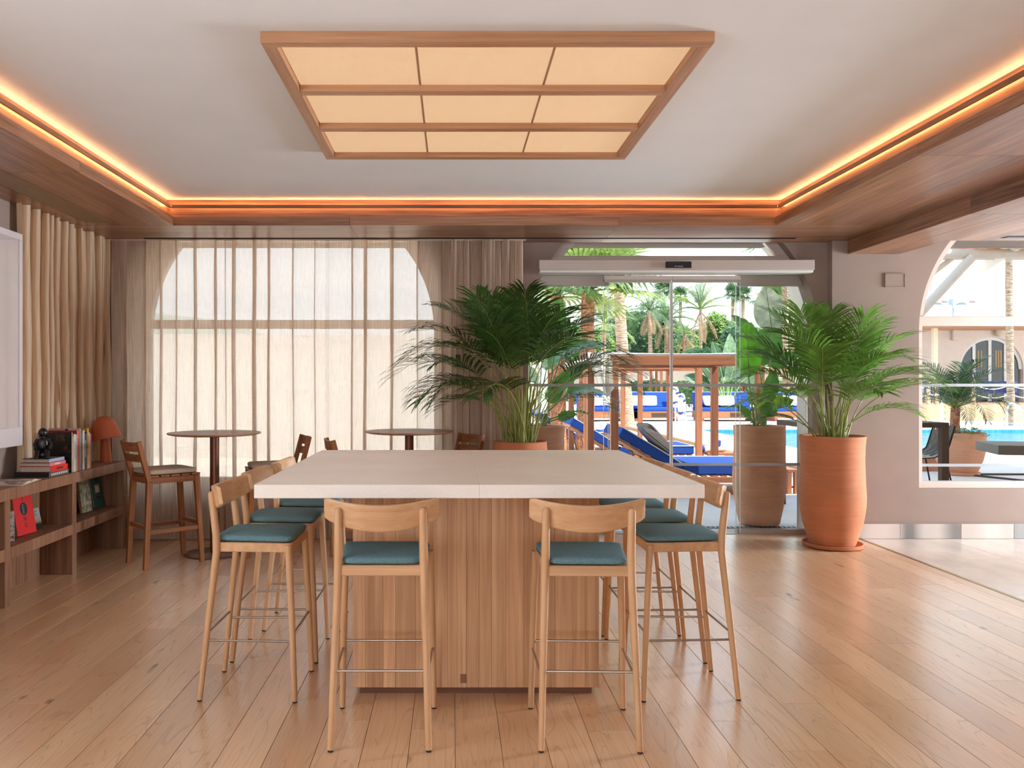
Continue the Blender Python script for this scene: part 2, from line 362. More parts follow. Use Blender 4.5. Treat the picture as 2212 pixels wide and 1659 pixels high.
soffit('trim_2', 'walnut soffit above curtains and glass door', [(a+.0008, b-.0008, y0+.0005, y1-.0005, zs, 2.956) for a, b in zip(XS[:-1], XS[1:]) for y0, y1 in ((yb, 7.90), (7.97, YI))]+
       [(-3.38, -2.95, 7.90, 7.97, zs, 2.956), (3.27, 3.82, 7.90, 7.97, zs, 2.956)], WALNUT_X,
       [('cove_board', (e0-.11, e1+.11, yb+.08, yb+.11, 2.956, 3.12)), ('cove_lip', (e0-.03, e1+.03, yb+.03, yb+.045, 3.038, 3.067)), ('led_strip', (e0-.06, e1+.06, yb+.054, yb+.066, 3.059, 3.065)),
        ('cove_fill', (-3.32, 3.82, yb+.11, YI, 2.956, 3.0))])
t = empty('trim_4', (0, 0, 0), 0, 'dropped walnut beam meeting the plastered pier', kind='structure')
for a, b in zip([-9.0, 1.0, 3.6, 6.15], [1.0, 3.6, 6.15, YP]): box('beam_panel', WALNUT_Y, (3.82, 4.32, a+.0008, b-.0008, 2.749, 3.0), t, .002)
box('beam_core', WALNUT_Y, (3.84, 4.30, -9.0, YP, 3.0, 3.12), t)
t = empty('trim_6', (0, 0, 0), 0, 'walnut ceiling panels over the stone floor', kind='structure')
for a, b in zip([-9.0, 1.0, 3.6, 6.15], [1.0, 3.6, 6.15, YP]): box('ceiling_panel', WALNUT_Y, (4.32, 9.0, a+.0008, b-.0008, 2.88, 2.96), t, .001)
BLACK = plain('vent_black', (20, 18, 17), .6); DKMET = plain('dark_metal', (58, 44, 36), .45, .6)
sv = empty('slot_vent', (0, 7.935, 2.90), 0, 'long black slot diffuser in the walnut soffit above the curtains', 'air vent')
box('duct', BLACK, (-2.949, 3.269, -.034, .034, .02, .05), sv)
for yv in (-.03, .03): box('slot_rim', DKMET, (-2.949, 3.269, yv-.004, yv+.004, -.019, .02), sv)
x = -9.3; k = 0
while x < 3.2:
    box('slot_blade', BLACK if k % 2 else plain('slot_bronze', (150, 118, 96), .4, .3), (x, x+.30, -.024, .024, -.004, .004), sv); x += .306; k += 1
# mesh return-air grille in the side soffit
gm = N('grille_mesh'); gm.set(.6, .2); bk = gm.n('TexBrick'); bk.inputs['Scale'].default_value = 70; gm.l(gm.coords(), bk.inputs[0]); bk.inputs[1].default_value = sr((112, 90, 68)); bk.inputs[2].default_value = sr((128, 104, 80)); bk.inputs[3].default_value = sr((184, 152, 118)); bk.inputs['Mortar Size'].default_value = .03
gm.base(bk.outputs[0]); gm = gm.m
ag = empty('air_grille', (-3.03, 3.6, zs), 0, 'long bronze mesh grille in the walnut soffit by the side wall', 'air vent')
box('grille_mesh', gm, (-.10, .10, -3.5, 3.5, -.004, -.0005), ag)
for b in ((-.112, -.10, -3.51, 3.51, -.006, -.0005), (.10, .112, -3.51, 3.51, -.006, -.0005), (-.10, .10, 3.5, 3.51, -.006, -.0005), (-.10, .10, -3.51, -3.5, -.006, -.0005)):
    box('grille_rim', plain('bronze_rim', (150, 112, 72), .35, .7), b, ag)
sv2 = empty('slot_vent', (7.3, 7.86, 2.88), 0, 'short dark slot diffuser over the arched window with the pergola', 'air vent')
box('duct', BLACK, (-2.1, 1.5, -.05, .05, -.003, -.0005), sv2)
for k in range(9): box('slot_blade', plain('slot_grey', (96, 96, 98), .4, .4), (-2.08+k*.4, -1.72+k*.4, -.03, .03, -.006, -.003), sv2)
# ---- window frames
def arch_window(name, a, y, zt=ZT, fw=.065, transom=(2.05, 2.136), mull=(), fit=None):
    t = empty(name, (0, 0, 0), 0, fit, kind='structure')
    zb = a['sill']; L, Rr = arch_poly(a, zb, zt); Li, Ri = arch_poly(a, zb+fw, zt, fw)
    for o_, i_ in ((L, Li), (Rr, Ri)):
        m = MB()
        for k in range(len(o_)-1): m.prism([o_[k], i_[k], i_[k+1], o_[k+1]], (y, y+.07), 'y')
        m.build('window_frame', WHITEFR, t)
    xl, xr = a['c']-a['r'], a['c']+a['r']
    box('window_sill', WHITEFR, (xl, xr, y-.03, y+.07, zb, zb+fw), t, .004)
    if transom: box('transom', WHITEFR, (xl+.02, xr-.02, y-.02, y+.075, *transom), t, .004)
    for xm in mull: box('mullion', WHITEFR, (xm-.03, xm+.03, y, y+.07, zb+fw, zt), t, .003)
    yy = y+.035
    if transom: MB().prism([(xl+fw, zb+fw), (xr-fw, zb+fw), (xr-fw, transom[0]), (xl+fw, transom[0])], (yy-.004, yy+.004), 'y').build('pane', GLASS, t)
    lo = transom[1] if transom else zb
    A = dict(a, r=a['r']-fw); n = 8; pl = [(arc(A, lo+(zt-lo)*k/n, -1), lo+(zt-lo)*k/n) for k in range(n+1)]; pr = [(arc(A, lo+(zt-lo)*k/n, 1), lo+(zt-lo)*k/n) for k in range(n+1)]
    MB().prism(pl+pr[::-1], (yy-.004, yy+.004), 'y').build('pane', GLASS, t)
    return t
arch_window('window_1', WIN, 8.38)
w2 = arch_window('window_2', WN2, 8.12, transom=(2.06, 2.15))
FROST = glass_mat('frosted_band', (.55, .57, .58)); FR = N('frost_band'); FR.set(.5); FR.base(sr((168, 174, 178))); FR = FR.m
for v in (832, 1003): zc = ZW(v, 8.23); box('frosted_band', FR, (WN2['c']-1.35, WN2['c']+1.35, 8.146, 8.1495, zc-.014, zc+.014), w2)
w2['label'] = 'arched window with transom looking onto the pergola terrace'
fan = dict(DOOR, sill=2.70)
# fanlight above the doorway
t = empty('window_3', (0, 0, 0), 0, 'fanlight in the arch above the sliding doors', kind='structure')
lo, hi = 2.665, ZT; A = DOOR; B = dict(DOOR, r=DOOR['r']-.085); n = 8
for s in (-1, 1):
    m = MB()
    for k in range(n):
        z, z2 = lo+(hi-lo)*k/n, lo+(hi-lo)*(k+1)/n
        m.prism([(arc(A, z, s), z), (arc(B, z, s), z), (arc(B, z2, s), z2), (arc(A, z2, s), z2)], (8.28, 8.35), 'y')
    m.build('window_frame', WHITEFR, t)
box('window_frame', WHITEFR, (arc(A, lo, -1), arc(A, lo, 1), 8.27, 8.36, lo, 2.765), t, .004)
zz = 2.765
MB().prism([(arc(B, zz, -1), zz), (arc(B, hi, -1), hi), (arc(B, hi, 1), hi), (arc(B, zz, 1), zz)], (8.311, 8.319), 'y').build('pane', GLASS, t)
# ---- automatic sliding glass door
ALU = plain('door_aluminium', (206, 194, 186), .42, .15); ALUG = plain('door_profile_grey', (176, 166, 158), .4, .25); STILE = plain('stile_white', (226, 224, 222), .4)
dr = empty('door_1', (0, 0, 0), 0, 'automatic sliding glass door in the arched opening', kind='structure')
hd = box('header_box', ALU, (.832, 3.483, 8.02, 8.22, 2.592, 2.69), dr, .004)
box('header_lip', plain('lip_white', (240, 240, 236), .35), (.84, 3.475, 8.03, 8.22, 2.568, 2.5915), dr, .002)
for k in range(1, 5): box('header_groove', plain('groove', (172, 156, 146), .5), (.834, 3.481, 8.0192, 8.0202, 2.592+k*.0195, 2.5932+k*.0195), hd)
sn = box('motion_sensor', plain('sensor_navy', (22, 36, 48), .25), (2.045, 2.29, 7.985, 8.019, 2.606, 2.668), dr, .006)
box('sensor_lip', plain('sensor_chrome', (200, 204, 212), .2, .8), (2.045, 2.29, 7.978, 8.0, 2.598, 2.607), sn, .002)
for k in range(12):
    if k != 3: box('letter', plain('letter_grey', (160, 162, 160), .5), (2.127+k*.0068, 2.132+k*.0068, 7.9844, 7.9849, 2.618, 2.626), sn)
DG = glass_mat('door_glass', (.965, .985, .975)); EDGE = plain('glass_edge', (206, 222, 220), .2)
for x0, x1, nm in ((arc(DOOR, 1, -1)+.01, 1.555, 'fixed'), (2.832, 3.53, 'fixed')):
    g = box('fixed_pane', DG, (x0, x1, 8.328, 8.338, .045, 2.50), dr)
    box('pane_profile', ALUG, (x0, x1, 8.29, 8.36, 2.47, 2.60), g, .003); box('bottom_track', ALUG, (x0, x1, 8.29, 8.37, -.004, .045), g, .003)
    xe = x1 if x0 < 2 else x0
    box('glass_edge', EDGE, (xe-.002, xe+.002, 8.326, 8.34, .045, 2.47), g)
    for v in (832, 1003): zc = ZW(v, 8.33); box('frosted_band', FR, (x0, x1, 8.324, 8.3275, zc-.015, zc+.015), g)
for x0, x1 in ((1.497, 2.166), (2.170, 2.85)):
    g = box('sliding_leaf', DG, (x0, x1, 8.263, 8.273, .012, 2.52), dr)
    box('leaf_carrier', ALU, (x0, x1, 8.245, 8.29, 2.525, 2.566), g, .003); box('leaf_profile', ALUG, (x0+.004, x1-.004, 8.25, 8.286, 2.50, 2.525), g)
    xe = x0 if x0 < 2 else x1; xm = x1-.006 if x0 < 2 else x0+.006
    box('glass_edge', EDGE, (xe-.002, xe+.002, 8.261, 8.275, .012, 2.50), g); box('meeting_stile', STILE, (xm-.006, xm+.006, 8.258, 8.278, .012, 2.50), g)
    for v in (832, 1003): zc = ZW(v, 8.265); box('frosted_band', FR, (x0+.004, x1-.004, 8.259, 8.2625, zc-.015, zc+.015), g)
box('threshold', ALUG, (.75, 3.57, 8.28, 8.42, -.02, .006), dr)
# ---- unseen windows: left inferred, rear and right added for the fill lights
def plain_window(name, b, ax):
    t = empty(name, (0, 0, 0), 0, None, kind='structure'); x0, x1, z0, z1, p = b
    def bb(a0, a1, c0, c1): return (a0, a1, p-.03, p+.03, c0, c1) if ax == 'x' else (p-.03, p+.03, a0, a1, c0, c1)
    for r in ((x0, x0+.06, z0, z1), (x1-.06, x1, z0, z1), (x0+.06, x1-.06, z0, z0+.06), (x0+.06, x1-.06, z1-.06, z1)): box('window_frame', WHITEFR, bb(*r), t)
    for k in (1, 2): xm = x0+(x1-x0)*k/3; box('mullion', WHITEFR, bb(xm-.03, xm+.03, z0+.06, z1-.06), t)
plain_window('fill_window_rear', (-3.0, 3.0, .5, 2.75, -9.15), 'x'); plain_window('window_5', (-.55, 2.35, .45, 2.65, -3.45), 'y'); plain_window('fill_window_right', (6.0, 7.9, .4, 2.8, 9.15), 'y')
# ---- marble skirting and a painted service hatch on the pier
bb_ = tag(box('baseboard_right', plain('mortar', (150, 140, 132), .8), (3.66, 9.0, YP-.018, YP-.001, 0, .141)), kind='structure')
def marble(name, c1, c2):
    a = N(name); a.set(.3); wv = a.n('TexWave', wave_type='BANDS'); wv.inputs['Scale'].default_value = .7; wv.inputs['Distortion'].default_value = 9; wv.inputs['Detail'].default_value = 3; a.l(a.coords((1, 1, .4), 9), wv.inputs[0])
    a.base(a.ramp(wv.outputs['Fac'], [(.1, sr(c1)), (.9, sr(c2))])); return a.m
MB_ = [marble('marble_pale', (206, 196, 190), (222, 212, 206)), marble('marble_veined', (136, 134, 132), (208, 200, 194)), marble('marble_grey', (138, 140, 142), (164, 164, 164))]
for a, b, k in ((3.66, 4.31, 0), (4.31, 4.90, 1), (4.90, 5.41, 0), (5.41, 6.0, 2), (6.0, 6.6, 0), (6.6, 7.3, 1), (7.3, 8.1, 0), (8.1, 9.0, 2)):
    box('marble_tile', MB_[k], (a+.001, b-.001, YP-.030, YP-.018, .002, .143), bb_, .002)
hp = box('service_hatch', PLASTER, (4.185, 4.365, YP-.008, YP-.0005, 2.435, 2.555), None, .002); tag(hp, 'small plastered service hatch on the pier under the beam', 'hatch')
for b in ((4.178, 4.185, 2.43, 2.56), (4.365, 4.372, 2.43, 2.56)): box('hatch_rim', PLASTER, (b[0], b[1], YP-.011, YP-.0005, b[2], b[3]), hp)
for b in ((2.428, 2.435), (2.555, 2.562)): box('hatch_rim', PLASTER, (4.178, 4.372, YP-.011, YP-.0005, *b), hp)
# ================================================================ CEILING LANTERN
CHERRY_X = wood('lantern_oak_x', (164, 116, 82), (204, 158, 122), 'x', .45, 60, 6, .06); CHERRY_Y = wood('lantern_oak_y', (164, 116, 82), (204, 158, 122), 'y', .45, 60, 6, .06)
lan = empty('ceiling_light', (.16, 4.8365, 3.12), 0, 'large wooden ceiling lantern with three rows of glowing woven panels', 'ceiling light')
hx, hy, zb_, fw = 1.046, 1.0035, -.052, .058
for yv in (-hy, hy-fw): box('frame_rail', CHERRY_X, (-hx, hx, yv, yv+fw, zb_, -.0005), lan, .002)
for xv in (-hx, hx-fw-.006): box('frame_rail', CHERRY_Y, (xv, xv+fw+.006, -hy+fw, hy-fw, zb_, -.0005), lan, .002)
for yc in (-.3265, .327): box('cross_bar', CHERRY_X, (-hx+fw+.006, hx-fw-.006, yc-.033, yc+.033, zb_, -.0005), lan, .002)
WV = N('woven_lampshade'); co = WV.coords((1, 1, 1)); n1 = WV.noise(WV.coords((300, 6, 1)), 1, 2); n2 = WV.noise(WV.coords((6, 300, 1)), 1, 2)
mm = WV.n('Math', operation='ADD'); WV.l(n1, mm.inputs[0]); WV.l(n2, mm.inputs[1]); h_ = WV.n('Math', operation='MULTIPLY'); h_.inputs[1].default_value = .5; WV.l(mm.outputs[0], h_.inputs[0])
cc = WV.ramp(h_.outputs[0], [(.35, sr((232, 188, 144))), (.65, sr((248, 216, 176)))]); WV.base(sr((168, 130, 92))); WV.set(.8); WV.l(cc, WV.b.inputs['Emission Color']); WV.b.inputs['Emission Strength'].default_value = .090
rows = ((-hy+fw, -.3595), (-.2935, .294), (.36, hy-fw)); cols = (-hx+fw+.006, -.335, .327, hx-fw-.006)
for r0, r1 in rows:
    for c0, c1 in zip(cols[:-1], cols[1:]): box('woven_panel', WV.m, (c0+.004, c1-.004, r0, r1, -.016, -.010), lan)
    for c in cols[1:3]: box('batten_shadow_strip', plain('batten_shadow', (176, 132, 98), .7), (c-.006, c+.006, r0, r1, -.0175, -.009), lan)  # darker strips paint the shadows of battens behind the fabric
# ================================================================ SHARED SHAPES
def supell(a, b, c, e1=.5, e2=.5, nu=24, nv=10, fn=None, mb=None):
    """cushion shape: rounded box of half sizes a, b, c"""
    mb = mb or MB(); g = lambda t, e: math.copysign(abs(t)**e, t); vs = []
    for j in range(nv+1):
        ph = -math.pi/2+math.pi*j/nv
        for i in range(nu):
            th = 2*math.pi*i/nu
            p = Vector((a*g(math.cos(ph), e1)*g(math.cos(th), e2), b*g(math.cos(ph), e1)*g(math.sin(th), e2), c*g(math.sin(ph), e1)))
            vs.append(fn(p) if fn else p)
    fs = [(j*nu+i, j*nu+(i+1) % nu, (j+1)*nu+(i+1) % nu, (j+1)*nu+i) for j in range(nv) for i in range(nu)]
    return mb.add(vs, fs)
def bar(p, q, w, d, mb=None, taper=1.0):
    """square timber from p to q, w wide and d deep"""
    mb = mb or MB(); p, q = Vector(p), Vector(q); t = (q-p).normalized(); a = t.cross(Vector((0, 1, 0)))
    a = a.normalized() if a.length > .1 else Vector((1, 0, 0)); b = t.cross(a).normalized(); vs = []
    for c, k in ((p, taper), (q, 1.0)):
        for sx_, sy_ in ((-1, -1), (1, -1), (1, 1), (-1, 1)): vs.append(c+a*w/2*sx_*k+b*d/2*sy_*k)
    return mb.add(vs, [(0, 3, 2, 1), (4, 5, 6, 7), (0, 1, 5, 4), (1, 2, 6, 5), (2, 3, 7, 6), (3, 0, 4, 7)])
# ================================================================ ISLAND TABLE
TOPST = N('limestone_top'); TOPST.set(.42, 0, .4); nz = TOPST.noise(TOPST.coords(), 3, 6, .6); n3 = TOPST.noise(TOPST.coords(), 160, 3)
TOPST.base(TOPST.mix(TOPST.ramp(n3, [(.4, (0, 0, 0, 1)), (.7, (.25, .25, .25, 1))]), TOPST.ramp(nz, [(.3, sr((232, 225, 218))), (.7, sr((242, 236, 230)))]), sr((216, 206, 196)))); TOPST.bump(n3, .12, .002); TOPST = TOPST.m
STAVE = wood('oak_stave', (178, 130, 94), (222, 178, 138), 'z', .5, 55, 7, .13, .05, .3); PLINTH = wood('plinth_wood', (88, 52, 34), (116, 72, 48), 'x', .5)
tb = empty('bar_table', (.1115, 4.41, 0), 0, 'big square bar table with pale stone top on a wooden block base', 'table')
for x0, x1 in ((-.9465, -.0002), (.0002, .9465)): box('stone_slab', TOPST, (x0, x1, -.91, .91, 1.017, 1.074), tb, .0015)
hb = .591
box('base_core', PLINTH, (-hb+.02, hb-.02, -.39, .39, .04, 1.017), tb)
for sy in (-1, 1):
    x = -hb
    while x < hb-.001:
        wd = R.choice([.045, .06, .07, .085, .095]); x1 = x+wd if hb-(x+wd) > .05 else hb; d = R.uniform(-.0006, .0006)
        y0, y1 = sorted((sy*.39, sy*(.4105+d))); box('stave', STAVE, (x+.0003, x1-.0003, y0, y1, .04, 1.0165), tb, .0008); x = x1
for sx_ in (-1, 1):
    for k in range(6): x0, x1 = sorted((sx_*(hb-.02), sx_*hb)); box('stave', STAVE, (x0, x1, -.39+.13*k+.0004, -.26+.13*k-.0004, .04, 1.0165), tb, .0008)
box('plinth', PLINTH, (-hb+.03, hb-.03, -.375, .375, 0, .04), tb)
box('socket_cover', wood('socket_wood', (120, 78, 52), (150, 104, 72), 'z', .6), (-.075, -.047, -.4135, -.4105, .062, .105), tb, .001)
# ================================================================ BEECH BAR STOOLS
BEECH = wood('beech', (190, 144, 104), (216, 176, 136), 'z', .42, 45, 5, .05, .02, .35); BEECHX = wood('beech_bent', (190, 144, 104), (216, 176, 136), 'x', .42, 40, 7, .05, .02, .35)
TEAL = fabric('teal_herringbone', (66, 104, 118), (128, 160, 168)); STEEL = plain('steel_rod', (176, 164, 152), .28, .9); GLIDE = plain('rubber_glide', (40, 34, 30), .8)
def beech_stool():
    t = empty('bar_stool')
    for s in (-1, 1):
        lg = MB().tube([(s*.200, -.231, .008), (s*.190, -.196, .35), (s*.179, -.158, .70), (s*.177, -.160, .78), (s*.176, -.183, .972), (s*.176, -.185, .982), (s*.176, -.185, .987)], [.0135, .0155, .0180, .0185, .0165, .013, .004], 12).build('leg', BEECH, t, smooth=True)
        MB().tube([(s*.200, -.232, 0), (s*.200, -.231, .009)], .0115, 10).build('glide', GLIDE, lg)
        lg = MB().tube([(s*.212, .222, .008), (s*.203, .205, .40), (s*.193, .187, .735)], [.0135, .0158, .0180], 12).build('leg', BEECH, t, smooth=True)
        MB().tube([(s*.212, .222, 0), (s*.212, .222, .009)], .0115, 10).build('glide', GLIDE, lg)
        MB().tube([(s*.191, -.203, .285), (s*.206, .211, .285)], .0058, 8).build('foot_rod', STEEL, t, smooth=True)
    MB().tube([(-.190, -.199, .318), (.190, -.199, .318)], .0058, 8).build('foot_rod', STEEL, t, smooth=True)
    MB().tube([(-.205, .209, .318), (.205, .209, .318)], .0058, 8).build('foot_rod', STEEL, t, smooth=True)
    MB().prism([(-.176, -.168), (.176, -.168), (.197, .192), (.185, .204), (-.185, .204), (-.197, .192)], (.700, .7445), 'z').build('seat_frame', BEECHX, t, bevel=.004)
    def fn(p):
        k = 1+.11*(p.y/.19); z = p.z*(1.0 if p.z < 0 else 1+.55*(1-(p.x/.2)**2)*(1-(p.y/.2)**2)); return Vector((p.x*k, p.y+.018, .7615+z))
    supell(.181, .190, .0175, .45, .22, 40, 10, fn).build('seat_cushion', TEAL, t, smooth=True, sharp=80)
    def br(u, v, off):
        x = -.242+.484*u; q = x/.242; zt = 1.0+.024*q*q; zb = .887+.044*q*q; z = zb+(zt-zb)*v; y = -.216+.088*q*q+off-(z-.95)*.16
        if abs(q) > .93: e = (abs(q)-.93)/.07; z = z+(.97-z)*.16*e*e
        return (x, y, z)
    m = MB(); nu, nv = 24, 5; th = .021
    fr_ = [br(i/nu, j/nv, th) for j in range(nv+1) for i in range(nu+1)]; bk_ = [br(i/nu, j/nv, 0) for j in range(nv+1) for i in range(nu+1)]
    W_ = nu+1; n = len(fr_); fs = []
    for j in range(nv):
        for i in range(nu): a = j*W_+i; fs += [(a, a+1, a+W_+1, a+W_), (n+a, n+a+W_, n+a+W_+1, n+a+1)]
    for i in range(nu): fs += [(i, n+i, n+i+1, i+1), (nv*W_+i, nv*W_+i+1, n+nv*W_+i+1, n+nv*W_+i)]
    for j in range(nv): fs += [(j*W_, (j+1)*W_, n+(j+1)*W_, n+j*W_), (j*W_+nu, n+j*W_+nu, n+(j+1)*W_+nu, (j+1)*W_+nu)]
    m.add(fr_+bk_, fs).build('backrest', BEECHX, t, bevel=.005, seg=2, smooth=True)
    return t
proto = beech_stool(); G = 'beech stools round the stone bar table'
spots = [(-.298, 3.625, 0, 'beech stool with teal seat, back to the viewer, in front of the table base, one of the two nearest, on the lamp side'),
         (.566, 3.615, math.radians(-1.5), 'beech stool with teal seat, back to the viewer, nearest the front table corner beside the terracotta pot'),
         (-.960, 4.13, math.radians(-91), 'nearest of three beech stools on the bookshelf side of the stone table'),
         (-.955, 4.68, math.radians(-90), 'middle of three beech stools on the bookshelf side of the stone table'),
         (-.915, 5.25, math.radians(-89), 'farthest of three beech stools on the bookshelf side of the stone table'),
         (1.118, 4.14, math.radians(91), 'nearest of three beech stools on the glass door side of the stone table'),
         (1.122, 4.665, math.radians(90), 'middle of three beech stools on the glass door side of the stone table'),
         (1.115, 5.15, math.radians(90), 'farthest of three beech stools on the glass door side of the stone table')]
spots[0] = spots[0][:3]+('beech stool with teal seat, back to the viewer, left of the table base front',)
spots[1] = spots[1][:3]+('beech stool with teal seat, back to the viewer, right of the table base front',)
for k, (x, y, a, lb) in enumerate(spots):
    o = proto if k == 0 else copy_tree(proto); o.location = (x, y, 0); o.rotation_euler = (0, 0, a); tag(o, lb, 'stool', G)
# ================================================================ ROUND TABLES AND TEAK STOOLS
TTOP = wood('table_top_oak', (150, 102, 70), (194, 146, 106), 'x', .4, 60, 6, .05); BRONZE = plain('bronze_column', (122, 78, 56), .4, .45)
def round_table(x, y, lb):
    t = empty('round_table', (x, y, 0), 0, lb, 'table', 'round bar tables by the curtains')
    MB().lathe([(.20, 1.040), (.36, 1.046), (.398, 1.056), (.402, 1.062), (.398, 1.068)], 64).build('table_top', TTOP, t, smooth=True, sharp=30)
    MB().lathe([(.040, .014), (.040, 1.034), (.075, 1.034), (.075, 1.040)], 32).build('column', BRONZE, t, smooth=True, sharp=40)
    MB().lathe([(.262, 0), (.264, .006), (.258, .011), (.06, .015), (.04, .02)], 56).build('base_plate', BRONZE, t, smooth=True, sharp=40)
round_table(XW(463.5, 7.34), 7.34, 'round bar table on a bronze column beside the bookshelf lamp'); round_table(XW(884, 7.58), 7.58, 'round bar table on a bronze column nearer the big palm')
TEAK = wood('teak', (112, 66, 36), (166, 108, 66), 'z', .5, 55, 6, .08, .04, .3); TEAKX = wood('teak_x', (112, 66, 36), (166, 108, 66), 'x', .5, 55, 6, .08, .04, .3); TEAKY = wood('teak_y', (112, 66, 36), (166, 108, 66), 'y', .5, 55, 6, .08, .04, .3)
SAND = fabric('sand_canvas', (166, 148, 132), (196, 178, 160), 600)
def teak_stool():
    t = empty('teak_stool')
    for s in (-1, 1):
        bar((s*.180, -.240, 0), (s*.168, -.205, .70), .040, .046, taper=.85).build('leg', TEAK, t, bevel=.003)
        bar((s*.168, -.205, .70), (s*.168, -.292, 1.03), .038, .040).build('back_post', TEAK, t, bevel=.003)
        bar((s*.180, .240, 0), (s*.168, .195, .735), .040, .046, taper=.85).build('leg', TEAK, t, bevel=.003)
        box('seat_rail', TEAKY, (s*.168-.012, s*.168+.012, -.19, .18, .685, .735), t, .002)
        bar((s*.175, -.218, .295), (s*.175, .222, .295), .022, .034).build('stretcher', TEAKY, t, bevel=.002)
    for y in (-.205, .195): box('seat_rail', TEAKX, (-.15, .15, y-.012, y+.012, .685, .735), t, .002)
    for y, z in ((-.226, .33), (.226, .33)): box('stretcher', TEAKX, (-.16, .16, y-.011, y+.011, z-.017, z+.017), t, .002)
    for k in range(5): y = -.165+k*.088; box('seat_slat', TEAKX, (-.182, .182, y-.037, y+.037, .737, .752), t, .002)
    for z, h in ((.895, .062), (.985, .075)):
        m = MB()
        for k in range(8):
            x0, x1 = -.15+.0375*k, -.1125+.0375*k; f = lambda x: -.225-(z-.75)*.26-.024*(1-(x/.15)**2)
            a, b = f(x0), f(x1); m.add([(x0, a-.011, z-h/2), (x1, b-.011, z-h/2), (x1, b+.011, z-h/2), (x0, a+.011, z-h/2), (x0, a-.011-.01, z+h/2), (x1, b-.011-.01, z+h/2), (x1, b+.011-.01, z+h/2), (x0, a+.011-.01, z+h/2)], [(0, 3, 2, 1), (4, 5, 6, 7), (0, 1, 5, 4), (2, 3, 7, 6)]+([(3, 0, 4, 7)] if k == 0 else [])+([(1, 2, 6, 5)] if k == 7 else []))
        m.build('back_slat', TEAKX, t)
    def fn(p): return Vector((p.x, p.y-.005, .776+p.z*(1 if p.z < 0 else 1+.35*(1-(p.x/.2)**2)*(1-(p.y/.24)**2))))
    supell(.188, .213, .022, .35, .2, 40, 8, fn).build('seat_pad', SAND, t, smooth=True, sharp=80)
    return t
tp = teak_stool()
def facing(dx, dy): return math.atan2(dy, dx)-math.pi/2
for k, (x, y, d, lb) in enumerate([(-2.41, 6.99, (.349, .314), 'teak bar stool with sand seat pad between the bookshelf and the round table'),
        (-1.60, 7.42, (-.93, -.36), 'teak bar stool between the two round tables, facing the bookshelf'),
        (-.76, 7.10, (.93, .30), 'teak bar stool half hidden by the stone table, facing the palm'),
        (-.06, 7.60, (-.80, -.58), 'teak bar stool against the curtain beside the big potted palm')]):
    o = tp if k == 0 else copy_tree(tp); o.location = (x, y, 0); o.rotation_euler = (0, 0, facing(*d)); tag(o, lb, 'stool', 'teak stools at the round tables')
# ================================================================ BOOKSHELF, BOOKS, LAMP
SHELF = wood('shelf_walnut', (104, 70, 50), (156, 114, 88), 'z', .5, 60, 9, .04, .04, .3)
bs = empty('bookshelf', (-3.13, 5.6, 0), 0, 'low open walnut bookshelf along the side wall', 'bookshelf')
X0, X1 = -.13, .15; Ys = [-1.045, -.055, .93, 1.94]; tk = .07
box('shelf_top', SHELF, (X0, X1, Ys[0], Ys[-1]+tk, .714, .794), bs, .0015)
for y in Ys: box('divider', SHELF, (X0, X1, y, y+tk, 0, .7135), bs, .0015)
for a, b in zip(Ys[:-1], Ys[1:]):
    box('shelf_board', SHELF, (X0, X1, a+tk+.0005, b-.0005, .314, .394), bs, .0015); box('back_panel', SHELF, (X0, X0+.025, a+tk+.0005, b-.0005, 0, .3135), bs); box('back_panel', SHELF, (X0, X0+.025, a+tk+.0005, b-.0005, .3945, .7135), bs)
PAGE = N('book_pages'); PAGE.set(.8); PAGE.base(PAGE.ramp(PAGE.noise(PAGE.coords((60, 400, 60)), 1, 2), [(.3, sr((176, 160, 144))), (.7, sr((214, 200, 184)))])); PAGE = PAGE.m
def book(lb, d, t, h, mat, loc, rot=(0, 0, 0), group=None, spine=None, name='book'):
    """spine at +x, thickness along y, height along z, standing on z=0"""
    e = empty(name, loc, 0, lb, 'book', group); e.rotation_euler = rot; c = .0025
    m = MB().box(-d/2, d/2, -t/2, -t/2+c, 0, h).box(-d/2, d/2, t/2-c, t/2, 0, h); m.build('cover', mat, e)
    box('spine', spine or mat, (d/2-c, d/2+.0006, -t/2, t/2, 0, h), e, .0008)
    box('pages', PAGE, (-d/2+.004, d/2-c-.0003, -t/2+c+.0002, t/2-c-.0002, .003, h-.003), e); return e
def paper(name, rgb): return plain(name, rgb, .55, 0, .0)
INK = paper('ink_black', (20, 18, 18)); OFFW = paper('ink_cream', (226, 214, 196)); GOLD = paper('ink_gold', (206, 162, 82))
def dashes(e, x, ys, z0, z1, mat, w=.006, n=6):
    """worn illegible spine lettering"""
    for k in range(n):
        a = z0+(z1-z0)*k/n; box('letter', mat, (x, x+.0006, ys-w/2, ys+w/2, a, a+(z1-z0)/n*.68), e)
fire = N('cover_embers'); fire.set(.35); fire.base(fire.ramp(fire.noise(fire.coords(), 14, 5, .6, 1.5), [(.52, sr((8, 6, 5))), (.66, sr((92, 52, 22))), (.8, sr((206, 142, 80)))])); fire = fire.m
